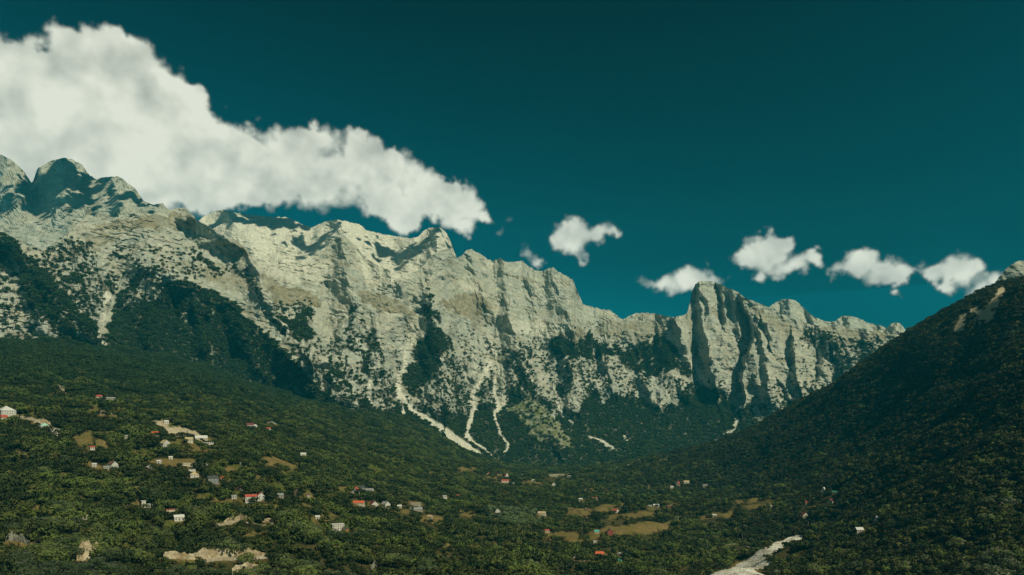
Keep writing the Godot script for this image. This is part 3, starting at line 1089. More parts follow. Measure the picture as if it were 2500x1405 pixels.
func build_bare() -> void:
	var bed := strip("riverbed", [[1725,1440,28], [1790,1404,26], [1838,1370,23], [1872,1347,18], [1905,1330,15], [1940,1315,11], [1955,1309,5]], 0.5, 14, M.ground, 0.9, Color(0.92, 0.91, 0.80), Color(0.50, 0.47, 0.35))
	strip("track", [[1768,1333,1.6], [1792,1330,2.2], [1806,1327,2.6], [1822,1333,2.0], [1838,1338,1.4]], 0.35, 3, M.ground, 0.2, Color(0.42, 0.40, 0.30), Color(0.30, 0.27, 0.19))
	strip("track", [[1502,1146,3], [1560,1124,3], [1602,1115,3], [1640,1108,2]], 0.5, 3, M.ground, 0.3, Color(0.36, 0.34, 0.25), Color(0.20, 0.18, 0.11))
	strip("track", [[1330,1166,14], [1350,1163,22], [1368,1160,22], [1385,1158,8], [1420,1152,4], [1462,1147,4]], 0.6, 6, M.ground, 0.5, Color(0.46, 0.42, 0.30), Color(0.26, 0.24, 0.15))
	strip("track", [[1400,1370,1.5], [1416,1371,2.4], [1440,1370,2.0]], 0.35, 3, M.ground, 0.2, Color(0.44, 0.38, 0.25), Color(0.3, 0.25, 0.15))
	strip("road", [[20,1017,3.5], [70,1022,4], [95,1030,3.5], [128,1046,3], [150,1060,3]], 0.4, 3, M.ground, 0.2, Color(0.46, 0.42, 0.31), Color(0.36, 0.31, 0.2))
	strip("road", [[520,1283,2.5], [560,1280,3], [610,1277,3], [670,1276,3]], 0.4, 3, M.ground, 0.2, Color(0.46, 0.42, 0.31), Color(0.36, 0.31, 0.2))
	strip("road", [[480,1371,2.5], [560,1367,3], [655,1360,3]], 0.5, 3, M.ground, 0.2, Color(0.46, 0.42, 0.31), Color(0.36, 0.31, 0.2))
	bank([[390, 1371, 3], [402, 1367, 6], [430, 1366, 7], [470, 1368, 6], [490, 1368, 9], [515, 1367, 12], [545, 1364, 10], [580, 1362, 9], [615, 1360, 8], [655, 1359, 2]])
	bank([[566, 1410, 8], [580, 1408, 13], [600, 1406, 12], [625, 1404, 9], [650, 1402, 5]])
	bank([[545, 1279, 2], [565, 1277, 8], [585, 1276, 9], [610, 1274, 4]])
	bank([[638, 1275, 3], [655, 1275, 6], [672, 1275, 3]])
	bank([[186, 1372, 8], [200, 1370, 16], [222, 1368, 13], [244, 1366, 16]])
	bank([[80, 1032, 2], [96, 1034, 8], [112, 1036, 7], [128, 1040, 2]])
	bank([[225, 1012, 3], [245, 1015, 9], [265, 1016, 9], [283, 1015, 4]])
	var grey := Color(0.34, 0.34, 0.27)
	var dusk := Color(0.12, 0.12, 0.08)
	bank([[12, 1326, 4], [20, 1323, 7], [30, 1322, 8], [42, 1324, 7], [54, 1327, 8], [64, 1332, 5], [76, 1336, 4]], grey, dusk, "rock_ledge", 0.75)
	bank([[126, 952, 3], [142, 954, 12], [158, 955, 10], [172, 958, 3]], Color(0.42, 0.37, 0.24), dusk, "rock_ledge", 0.75)
	bank([[652, 1034, 2], [664, 1035, 8], [676, 1037, 3]], grey, dusk, "rock_ledge", 0.8)
	bank([[140, 1000, 3], [150, 1002, 9], [160, 1003, 3]], Color(0.30, 0.25, 0.15), dusk, "rock_ledge", 0.6)
	bank([[2380, 918, 2], [2395, 918, 5], [2410, 919, 4], [2430, 918, 5], [2440, 918, 2]], Color(0.36, 0.33, 0.22), dusk, "rock_ledge", 0.8)
	bank([[2470, 1004, 5], [2476, 1003, 12], [2480, 1002, 4]], Color(0.34, 0.31, 0.22), dusk, "rock_ledge", 0.8)
	bank([[2072, 1080, 4], [2078, 1079, 14], [2084, 1077, 6]], Color(0.34, 0.28, 0.17), dusk, "rock_ledge", 0.8)
	bank([[905, 1392, 4], [914, 1388, 9], [922, 1384, 4]], grey, dusk, "rock_ledge", 0.7)
	outcrop("small pale boulder on the dark right hillside", 2400, 1103, 14, 6, 6, Color(0.40, 0.38, 0.28))
	# stones on the river bed
	var st := begin()
	var r := RandomNumberGenerator.new()
	r.seed = 5
	for k in 8:
		var a := TAU * k / 8
		var b := TAU * (k + 1) / 8
		var p := Vector3(cos(a), 0.0, sin(a)) * (0.85 + 0.2 * (k % 3))
		var q := Vector3(cos(b), 0.0, sin(b)) * (0.85 + 0.2 * ((k + 1) % 8 % 3))
		var pu := p * 0.6 + Vector3(0.1, 0.55, 0)
		var qu := q * 0.6 + Vector3(0.1, 0.55, 0)
		tri(st, p, pu, qu)
		tri(st, p, qu, q)
		tri(st, pu, Vector3(0.1, 0.7, 0.05), qu)
	var mm := MultiMesh.new()
	mm.transform_format = MultiMesh.TRANSFORM_3D
	mm.mesh = st.commit()
	mm.instance_count = 1500
	for i in 1500:
		var row: Array = bed[r.randi() % bed.size()]
		var p: Vector3 = row[0] + Vector3(r.randfn(0, row[1] * 0.5), 0, r.randfn(0, row[1] * 0.5))
		p.y = ground_y(p.x, p.z) + 0.2
		var s := 0.3 + 1.3 * pow(r.randf(), 3.0)
		mm.set_instance_transform(i, Transform3D(Basis(Vector3.UP, r.randf() * TAU).scaled(Vector3(s, s * r.randf_range(0.6, 1.1), s)), p))
	var o := MultiMeshInstance3D.new()
	o.name = "river_stones"
	o.multimesh = mm
	o.material_override = paint(Color(0.60, 0.59, 0.50), 0.95)
	o.set_meta("kind", "stuff")
	o.set_meta("label", "pale stones strewn over the dry riverbed")
	o.set_meta("category", "stones")
	add_child(o)
	pole("pole in the scrub just left of the riverbed's lower end", 1727, 1346, 24)
	pole("pale pole standing in the middle of the large meadow", 1421, 1311, 24)
	pole("short pole beside the path junction left of the riverbed", 1813, 1323, 18)
	pole("pole right above the upper end of the riverbed", 1974, 1292, 18)
	pole("pole among trees left of the tilted white metal roof", 2062, 1275, 18)

# clouds that stand above the view and shade parts of the peaks
func cloud(target: Vector3, far: float, spread: Vector3, lumps: int, seed_: int) -> void:
	var r := RandomNumberGenerator.new()
	r.seed = seed_
	var st := begin()
	for k in lumps:
		var c := Vector3(r.randfn(0, spread.x * 0.42), r.randfn(0, spread.y * 0.4), r.randfn(0, spread.z * 0.42))
		var rad := (spread.x + spread.z) * 0.5 * r.randf_range(0.05, 0.24) * (1.0 - 0.55 * minf(c.length() / spread.x, 1.0))
		var na := 9
		var nb := 6
		var P: Array = []
		for j in nb + 1:
			for i in na:
				var a := TAU * i / na
				var t := PI * j / nb
				P.append(c + Vector3(cos(a) * sin(t), cos(t) * 0.75, sin(a) * sin(t)) * rad * r.randf_range(0.8, 1.15))
		for j in nb:
			for i in na:
				var i2 := (i + 1) % na
				if j > 0:
					tri(st, P[j * na + i], P[j * na + i2], P[(j + 1) * na + i2])
				tri(st, P[j * na + i], P[(j + 1) * na + i2], P[(j + 1) * na + i])
	var o := MeshInstance3D.new()
	o.name = numbered("cloud")
	o.mesh = st.commit()
	o.material_override = M.cloud
	o.position = target + SUN.normalized() * far
	o.set_meta("kind", "structure")
	add_child(o)

func build_clouds() -> void:
	cloud(at(150, 430, 4700), 1900.0, Vector3(430, 110, 330), 90, 1)
	cloud(at(180, 515, 4600), 1700.0, Vector3(230, 60, 190), 44, 2)
	cloud(at(320, 492, 4620), 1700.0, Vector3(260, 60, 170), 44, 3)
	cloud(at(15, 505, 4600), 1800.0, Vector3(130, 50, 170), 26, 4)
	cloud(at(640, 545, 4680), 1800.0, Vector3(430, 70, 150), 60, 5)
	cloud(at(765, 582, 4560), 1700.0, Vector3(210, 50, 150), 34, 6)
	cloud(at(990, 595, 4560), 1800.0, Vector3(330, 60, 150), 50, 7)
	cloud(at(1050, 575, 4560), 1900.0, Vector3(130, 60, 130), 26, 8)

# ------------------------------------------------------------------ materials
func tex(n: FastNoiseLite, size: int, lo: float, hi: float) -> NoiseTexture2D:
	var t := NoiseTexture2D.new()
	t.width = size
	t.height = size
	t.seamless = true
	t.noise = n
	var gr := Gradient.new()
	gr.set_color(0, Color(lo, lo, lo))
	gr.set_color(1, Color(hi, hi, hi))
	t.color_ramp = gr
	return t

func make_materials() -> void:
	var nz := noise(FastNoiseLite.TYPE_SIMPLEX_SMOOTH, 0.02, 5, 5)
	var rk := StandardMaterial3D.new()
	rk.vertex_color_use_as_albedo = true
	rk.albedo_texture = tex(nz, 512, 0.68, 1.0)
	rk.uv1_triplanar = true
	rk.uv1_world_triplanar = true
	rk.uv1_scale = Vector3.ONE / 190.0
	rk.roughness = 0.95
	rk.heightmap_enabled = true
	rk.heightmap_texture = tex(noise(FastNoiseLite.TYPE_SIMPLEX_SMOOTH, 0.02, 5, 6), 512, 0.0, 1.0)
	rk.heightmap_scale = 200.0
	rk.metallic_specular = 0.1
	M.rock = rk
	var gd := StandardMaterial3D.new()
	gd.vertex_color_use_as_albedo = true
	gd.albedo_texture = tex(noise(FastNoiseLite.TYPE_SIMPLEX_SMOOTH, 0.03, 5, 9), 512, 0.55, 1.0)
	gd.uv1_triplanar = true
	gd.uv1_world_triplanar = true
	gd.uv1_scale = Vector3.ONE / 60.0
	gd.roughness = 0.95
	gd.metallic_specular = 0.1
	M.ground = gd
	var lf := StandardMaterial3D.new()
	lf.vertex_color_use_as_albedo = true
	lf.roughness = 0.8
	lf.metallic_specular = 0.2
	lf.cull_mode = BaseMaterial3D.CULL_DISABLED
	lf.backlight_enabled = true
	lf.backlight = Color(0.6, 0.6, 0.5)
	M.leaf = lf
	var bk := StandardMaterial3D.new()
	bk.albedo_color = srgb(0.07, 0.055, 0.04)
	bk.roughness = 0.95
	M.bark = bk
	M.grime = tex(noise(FastNoiseLite.TYPE_SIMPLEX_SMOOTH, 0.025, 4, 31), 256, 0.72, 1.0)
	var fm := StandardMaterial3D.new()
	fm.albedo_color = srgb(0.5, 0.47, 0.4)
	M.frame = fm
	var pn := StandardMaterial3D.new()
	pn.albedo_color = srgb(0.02, 0.025, 0.03)
	pn.roughness = 0.12
	M.pane = pn
	var cl := StandardMaterial3D.new()
	cl.albedo_color = srgb(0.9, 0.9, 0.9)
	cl.roughness = 1.0
	M.cloud = cl

# ------------------------------------------------------------------
func _ready() -> void:
	t0 = Time.get_ticks_msec()
	rng.seed = 20240
	var cam := Camera3D.new()
	cam.name = "camera"
	cam.position = Vector3(0, EYE, 0)
	cam.projection = Camera3D.PROJECTION_FRUSTUM
	cam.near = 1.0
	cam.far = 30000.0
	cam.size = 1405.0 / FL
	cam.frustum_offset = Vector2(0, (HZ - 702.5) / FL)
	add_child(cam)
	var env := Environment.new()
	env.background_mode = Environment.BG_SKY
	var sky := Sky.new()
	var pano := PanoramaSkyMaterial.new()
	pano.panorama = make_sky()
	sky.sky_material = pano
	env.sky = sky
	env.tonemap_mode = Environment.TONE_MAPPER_LINEAR
	env.tonemap_exposure = 1.0
	env.sdfgi_enabled = true
	env.ssao_enabled = true
	env.ssil_enabled = true
	env.fog_enabled = true
	env.fog_density = 0.000027
	env.fog_light_color = Color(0.20, 0.84, 0.95)
	var we := WorldEnvironment.new()
	we.name = "world"
	we.environment = env
	add_child(we)
	var sun := DirectionalLight3D.new()
	sun.name = "sun"
	sun.light_energy = 1.6
	sun.light_color = Color(1.0, 0.97, 0.86)
	sun.light_angular_distance = 0.5
	sun.shadow_enabled = true
	sun.look_at_from_position(SUN, Vector3.ZERO)
	add_child(sun)
	stage("sky")

	n_warp = noise(FastNoiseLite.TYPE_SIMPLEX_SMOOTH, 0.012, 4, 21)
	n_rib = noise(FastNoiseLite.TYPE_SIMPLEX_SMOOTH, 0.0075, 4, 22, true)
	n_mass = noise(FastNoiseLite.TYPE_SIMPLEX_SMOOTH, 0.0022, 4, 23)
	n_fine = noise(FastNoiseLite.TYPE_SIMPLEX_SMOOTH, 0.02, 4, 24)
	n_patch = noise(FastNoiseLite.TYPE_SIMPLEX_SMOOTH, 0.0035, 4, 25)
	n_hill = noise(FastNoiseLite.TYPE_SIMPLEX_SMOOTH, 0.006, 3, 26)
	n_gully = noise(FastNoiseLite.TYPE_SIMPLEX_SMOOTH, 0.0034, 2, 27, true)
	make_materials()
	guard.resize(500 * 281)
	for k in 4:
		tree_mesh.append(crown_broad(300 + k, 8 + k % 3, 230, 1.0, 0.082))
	tree_mesh.append(crown_fir(401, 8, 7, 0.55))
	tree_mesh.append(crown_fir(402, 9, 6, 0.45))
	tree_mesh.append(crown_broad(501, 4, 40, 1.0, 0.2))

	make_ground()
	stage("ground surface")
	build_far()
	stage("far peaks")
	build_wall()
	stage("wall")
	willows = ground_hit(1258, 1262)
	build_village()
	build_bare()
	build_clouds()
	stage("village")
	build_ground()
	stage("ground")
	finish_trees()
	stage("trees")

func finish_trees() -> void:
	near.sort_custom(func(a, b): return a[0] > b[0])
	var greens: Array = []
	for k in 12:
		var m := StandardMaterial3D.new()
		var t := float(k) / 11.0
		var c := Color(0.026, 0.044, 0.016).lerp(Color(0.085, 0.112, 0.026), t)
		m.albedo_color = c.linear_to_srgb()
		m.roughness = 0.8
		m.metallic_specular = 0.2
		m.cull_mode = BaseMaterial3D.CULL_DISABLED
		m.backlight_enabled = true
		m.backlight = Color(0.6, 0.6, 0.5)
		greens.append(m)
	var proto: Array = []
	for kind in 6:
		var o := Node3D.new()
		var tr := MeshInstance3D.new()
		tr.name = "trunk"
		tr.mesh = trunk_mesh(0.62 if kind < 4 else 0.95, 0.028, 5 if kind < 4 else 0, 40 + kind)
		tr.material_override = M.bark
		o.add_child(tr)
		var cr := MeshInstance3D.new()
		cr.name = "crown"
		cr.mesh = crown_broad(700 + kind, 9 + kind % 3, 420, 1.0, 0.066) if kind < 4 else crown_fir(800 + kind, 11, 9, 0.5)
		o.add_child(cr)
		proto.append(o)
	var made := 0
	for e in near:
		if made >= 300 or e[1] > 5:
			stands[e[4]][e[1]].append([e[2], e[3]])
			continue
		made += 1
		var fir: bool = e[1] > 3
		var o: Node3D = proto[e[1]].duplicate()
		o.name = numbered("fir_tree" if fir else "broadleaf_tree")
		o.transform = e[2]
		var lum: float = clampf(((e[3] as Color).g - 0.044) / 0.068, 0.0, 1.0)
		(o.get_node("crown") as MeshInstance3D).material_override = greens[int(lum * 11.0)]
		var where := sight_of((e[2] as Transform3D).origin)
		var zone := "beside the grey ledge in the lower left corner" if where.x < 130.0 else "around the pale ledge at lower left" if where.x < 330.0 else "left of and below the long earth bank" if where.x < 520.0 else "right of and below the long earth bank" if where.x < 760.0 else "below the large white villa" if where.x < 1000.0 else "at the bottom edge below the meadows" if where.x < 1380.0 else "around the turquoise roofed house" if where.x < 1720.0 else "on the banks of the riverbed" if where.x < 1960.0 else "below the tilted white metal roof" if where.x < 2200.0 else "in the lower right corner"
		var tone := "dark green" if lum < 0.30 else "bright olive" if lum > 0.62 else "mid green"
		o.set_meta("label", tone + (" pointed fir " if fir else " leafy tree ") + zone)
		zone = tone + (" firs " if fir else " leafy trees ") + zone
		o.set_meta("category", "tree")
		o.set_meta("group", "nearest " + zone)
		add_child(o)
	for o in proto:
		o.free()
	var total := 0
	for s in stands:
		total += grow(s, {"cliff_forest": "dark fir and beech woods on the ledges and foot of the cliffs", "hillside_forest": "mixed green forest covering the left hillside", "hillside_forest_001": "dark brownish forest covering the right hillside", "valley_forest": "trees and hedges between the fields of the valley floor"}[s])
	stage("%d trees in stands, %d single" % [total, made])

func build_far() -> void:
	# domes at the far west
	var du := 4.0
	var g := massif("dome", -300, 470, du, 90,
		pts([-300,420,-150,390,-60,400,0,378,30,392,55,415,70,438,78,448,90,410,120,393,150,385,175,388,200,402,215,425,235,438,250,432,290,430,315,450,330,462,350,490,375,500,395,495,410,510,430,530,470,560]),
		pts([-300,640,470,640]), pts([-300,4300,470,4300]), pts([-300,1.3,470,1.3]), 0.9, 2.0,
		[[150, 50, 90, 150, 388, 140, 470], [120, 40, 70, 20, 380, 10, 470], [90, 30, 60, 280, 432, 290, 500], [-90, 40, 40, 75, 450, 95, 520]])
	struct("mountain_dome", grid_mesh(g), M.rock)
	# pale summit and horn behind the main wall
	g = massif("summit", 440, 1130, 3.5, 80,
		pts([440,590,470,560,490,532,520,518,545,512,580,520,640,528,700,530,745,550,760,556,780,546,800,540,820,538,850,541,880,548,895,562,940,572,1000,582,1020,578,1035,562,1048,555,1075,555,1090,568,1100,590,1108,612,1130,660]),
		pts([440,720,1130,720]), pts([440,4100,1130,4300]), pts([440,1.0,1130,1.1]), 0.8, 2.0,
		[[160, 40, 50, 1065, 556, 1060, 640], [140, 60, 70, 830, 540, 850, 620], [120, 80, 120, 560, 515, 600, 600], [-120, 60, 60, 960, 590, 960, 660], [-90, 60, 60, 760, 560, 720, 640]])
	for k in g.pos.size():
		g.col[k] = g.col[k].lerp(SCREE, 0.85)
	struct("mountain_summit", grid_mesh(g), M.rock)
	# small peaks far to the east
	g = massif("peaks", 1820, 2330, 3.5, 50,
		pts([1820,790,1860,765,1888,742,1905,732,1925,729,1945,735,1960,750,1985,772,2015,786,2040,786,2055,773,2075,770,2095,776,2120,788,2150,795,2165,802,2178,790,2195,787,2206,797,2216,812,2330,840]),
		pts([1820,870,2330,880]), pts([1820,5200,2330,5200]), pts([1820,1.3,2330,1.3]), 0.9, 2.0,
		[[120, 30, 50, 1925, 730, 1930, 800], [80, 25, 35, 2075, 770, 2080, 820], [60, 18, 24, 2193, 788, 2195, 820]])
	struct("mountain_peak", grid_mesh(g), M.rock)
	# rocky crown of the eastern hill
	g = massif("crag", 2320, 2800, 3.0, 60,
		pts([2320,768,2366,734,2385,722,2400,720,2414,700,2428,694,2437,680,2455,658,2470,646,2487,637,2500,636,2560,600,2800,510]),
		pts([2320,800,2380,770,2440,740,2500,720,2800,640]), pts([2320,2000,2500,1950,2800,1900]), pts([2320,1.3,2800,1.3]), 0.5, 2.0, [])
	struct("rock_crest", grid_mesh(g), M.rock)

func build_wall() -> void:
	var du := 2.6
	var crest := pts([-260,560,-100,600,0,572,40,588,100,612,160,575,190,545,215,522,235,530,250,537,290,528,330,520,370,522,400,516,430,507,452,506,465,520,480,536,520,560,560,580,590,597,612,622,650,640,700,640,765,640,785,620,800,600,818,584,834,579,850,584,868,600,890,628,930,652,1000,668,1020,660,1040,640,1058,620,1075,610,1095,608,1105,616,1116,630,1130,622,1138,612,1150,607,1165,615,1190,632,1205,637,1222,630,1235,638,1255,640,1275,636,1290,650,1305,660,1325,662,1340,654,1352,654,1362,664,1385,674,1400,684,1405,700,1415,722,1424,742,1445,749,1470,756,1490,758,1510,772,1522,780,1545,768,1570,764,1600,766,1625,772,1645,774,1668,770,1678,764,1684,740,1690,712,1698,694,1706,687,1735,685,1752,690,1766,697,1790,708,1806,716,1816,726,1834,732,1860,742,1880,752,1905,764,1930,775,1960,788,1990,794,2040,796,2090,800,2140,806,2180,808,2215,806,2250,790,2290,776,2330,770,2450,760])
	var foot := pts([-300,842,0,838,150,838,250,850,400,872,480,892,600,937,700,972,850,1005,980,1022,1040,1058,1120,1100,1200,1135,1300,1141,1450,1141,1560,1132,1700,1103,1800,1068,1900,1030,2050,960,2200,890,2450,830])
	var foot_d := pts([-300,2300,0,2400,150,2500,250,2650,400,2750,480,2850,600,2950,700,3000,850,3060,980,3130,1120,3330,1200,3420,1300,3470,1450,3520,1560,3560,1700,3620,1800,3660,2450,3800])
	var apron := pts([-300,845,250,852,480,895,700,966,850,996,960,996,1000,1000,1060,1016,1110,1026,1150,1012,1200,1004,1250,980,1300,970,1350,1002,1400,1022,1450,988,1520,978,1600,1002,1650,1012,1700,978,1760,990,1800,1010,1850,1020,1900,1012,2050,950,2200,880,2450,820])
	var steep := pts([-300,1.0,400,1.1,700,1.05,1100,1.15,1400,1.2,1600,1.2,1680,1.9,1800,1.9,2000,1.6,2450,1.3])
	var g := massif("wall", -260, 2450, du, 230, crest, foot, foot_d, steep, 1.0, 2.5, [
		[115, 110, 150, 330, 640, 440, 688, 560, 742, 640, 812, 740, 905, 830, 1005],
		[-95, 70, 70, 312, 620, 275, 740, 245, 835],
		[130, 80, 90, 0, 580, 130, 715, 240, 845],
		[190, 90, 60, 470, 530, 600, 612, 640, 690, 668, 765, 760, 885],
		[110, 50, 80, 832, 582, 850, 680, 872, 740, 850, 860],
		[-70, 40, 40, 890, 640, 920, 700, 930, 722],
		[150, 55, 120, 1090, 608, 1060, 660, 1048, 720, 1066, 810, 1078, 900, 1085, 1010],
		[-110, 60, 60, 1010, 760, 988, 860, 975, 940, 985, 985],
		[-90, 60, 55, 1185, 790, 1190, 880, 1155, 960, 1150, 1000, 1140, 1060],
		[70, 28, 34, 1185, 925, 1190, 980, 1196, 1060],
		[-50, 26, 26, 1225, 900, 1207, 950, 1215, 990],
		[140, 60, 100, 1240, 765, 1262, 840, 1282, 900, 1292, 980, 1335, 1060],
		[-70, 40, 36, 1330, 860, 1342, 940, 1366, 1000, 1395, 1045],
		[55, 24, 40, 1372, 850, 1402, 930, 1410, 1000],
		[-45, 24, 24, 1420, 900, 1442, 985],
		[50, 24, 40, 1480, 880, 1502, 965], [50, 24, 50, 1560, 920, 1612, 1000], [60, 22, 50, 1660, 940, 1700, 1010],
		[60, 30, 40, 800, 885, 835, 980], [55, 24, 40, 905, 865, 890, 985], [55, 24, 40, 935, 905, 950, 1005],
		[-60, 24, 24, 787, 900, 787, 955], [-50, 20, 20, 905, 920, 898, 985],
		[80, 60, 60, 1345, 660, 1370, 740, 1400, 790], [60, 40, 60, 1235, 635, 1240, 720], [70, 40, 70, 1150, 610, 1160, 700],
		[70, 40, 50, 620, 640, 650, 740], [60, 30, 40, 700, 690, 720, 780], [70, 30, 45, 745, 760, 760, 880], [-60, 30, 30, 800, 700, 810, 860], [70, 30, 50, 930, 740, 935, 850], [60, 30, 40, 980, 690, 990, 770],
		[-60, 30, 30, 1120, 790, 1125, 900], [60, 24, 36, 1140, 830, 1148, 930], [60, 36, 50, 1290, 680, 1310, 790], [-60, 30, 30, 1200, 640, 1215, 740], [50, 30, 40, 1180, 700, 1200, 770], [-60, 26, 30, 540, 760, 560, 860], [60, 30, 40, 590, 800, 640, 920], [50, 24, 36, 470, 740, 500, 860], [-50, 26, 26, 430, 730, 420, 850], [60, 30, 40, 380, 690, 360, 830], [60, 26, 36, 180, 620, 200, 740], [60, 30, 40, 60, 690, 110, 820], [-50, 30, 30, 120, 640, 180, 760],
		# the tower and its buttresses
		[105, 26, 120, 1706, 690, 1712, 760, 1724, 830, 1745, 930], [-70, 26, 8, 1754, 702, 1757, 740, 1766, 790], [40, 10, 50, 1790, 712, 1800, 800],
		[-150, 70, 10, 1822, 765, 1834, 800, 1826, 845, 1808, 890, 1804, 930, 1808, 985],
		[60, 16, 60, 1850, 790, 1870, 870, 1880, 960], [-60, 50, 14, 1862, 800, 1872, 830], [-55, 40, 14, 1985, 830, 2000, 880, 1990, 930], [70, 16, 70, 1935, 830, 1950, 930], [-60, 40, 12, 1845, 950, 1852, 980],
		[-70, 60, 14, 2040, 880, 2060, 940], [-50, 40, 14, 1640, 790, 1645, 830], [60, 14, 40, 1655, 790, 1665, 840], [-40, 30, 10, 1905, 940, 1930, 1000], [-40, 20, 8, 1715, 730, 1722, 770], [-45, 30, 10, 1700, 850, 1715, 900]], 70.0, 0.15, 0.5, 1.05, pts([1400,1.0,1650,0.8,1690,0.45,1880,0.55,2000,0.75,2400,0.9]), apron)
	stage("wall shape")
	var setc := func(tone: Color, f: float):
		return func(k: int, s: float): g.col[k] = g.col[k].lerp(tone, f * s * clampf(0.75 + 0.8 * n_fine.get_noise_3d(g.pos[k].x * 1.7, g.pos[k].y * 1.7, g.pos[k].z * 1.7), 0.25, 1.0))
	# dry alpine turf
	in_areas(g, [
		[0.8, 190,565,300,533,460,522,482,548,470,562,330,562], [0.7, 0,600,60,610,180,610,230,570,300,575,240,610,150,640,60,630,20,610], [0.8, 520,585,570,590,600,600,612,622,560,632,535,612],
		[1.0, 655,695,720,700,772,715,785,745,700,748,668,742], [0.6, 640,650,680,690,660,720,640,690], [0.9, 868,715,920,714,990,748,1022,772,930,766,880,732], [1.0, 1110,722,1160,714,1192,735,1212,756,1170,772,1130,772,1060,742,1090,735],
		[0.5, 1060,760,1180,770,1240,790,1190,790], [0.8, 1340,820,1420,804,1432,826,1390,840], [0.6, 1470,785,1645,785,1640,815,1560,835,1450,812], [0.45, 400,640,480,640,560,690,500,690], [0.6, 1820,745,1900,775,1990,830,1960,830,1880,790], [0.5, 480,650,560,650,640,700,600,720,520,690],
		[0.5, 2000,800,2180,815,2100,850,2020,830]], 14.0, du, setc.call(TURF, 0.85))
	in_areas(g, [[1.0, 668,772,700,782,724,789,700,792,675,785], [1.0, 1240,1000,1290,968,1332,990,1362,1030,1392,1080,1402,1098,1380,1096,1340,1062,1320,1086,1282,1042], [0.8, 1090,1020,1130,1050,1140,1075,1100,1060], [0.7, 1215,1050,1260,1060,1290,1090,1240,1080]], 12.0, du, setc.call(GREEN_TURF, 0.95))
	in_areas(g, [[0.9, 1205,795,1250,785,1330,788,1400,798,1352,828,1290,820,1240,805], [0.5, 960,800,1010,830,1000,880,975,870], [0.6, 1160,830,1215,830,1215,900,1170,940,1150,900], [0.8, 60,615,170,600,160,630,90,640], [1.0, 600,625,700,636,775,636,800,640,800,690,700,690,640,665], [1.0, 860,620,900,640,1000,664,1015,672,960,700,900,690]], 14.0, du, setc.call(SCREE, 0.7))
	# woods: share of ground under trees
	for k in g.pos.size():
		var v := g.sv[k]
		var i := k % g.nu
		var u := g.su[i]
		var p := g.pos[k]
		var low := smoothstep(780.0, 980.0, v) * 0.42
		if v > along(apron, u) + 52.0 * n_warp.get_noise_2d(p.x * 1.1, p.y * 0.16) + 16.0 * n_fine.get_noise_2d(p.x, p.y * 0.5):
			g.wood[k] = 0.97
			continue
		g.wood[k] = low * smoothstep(-0.1, 0.3, n_warp.get_noise_3d(p.x * 1.2, p.y * 0.3, p.z)) * 1.5 * (0.22 if u > 1660.0 else 1.0)
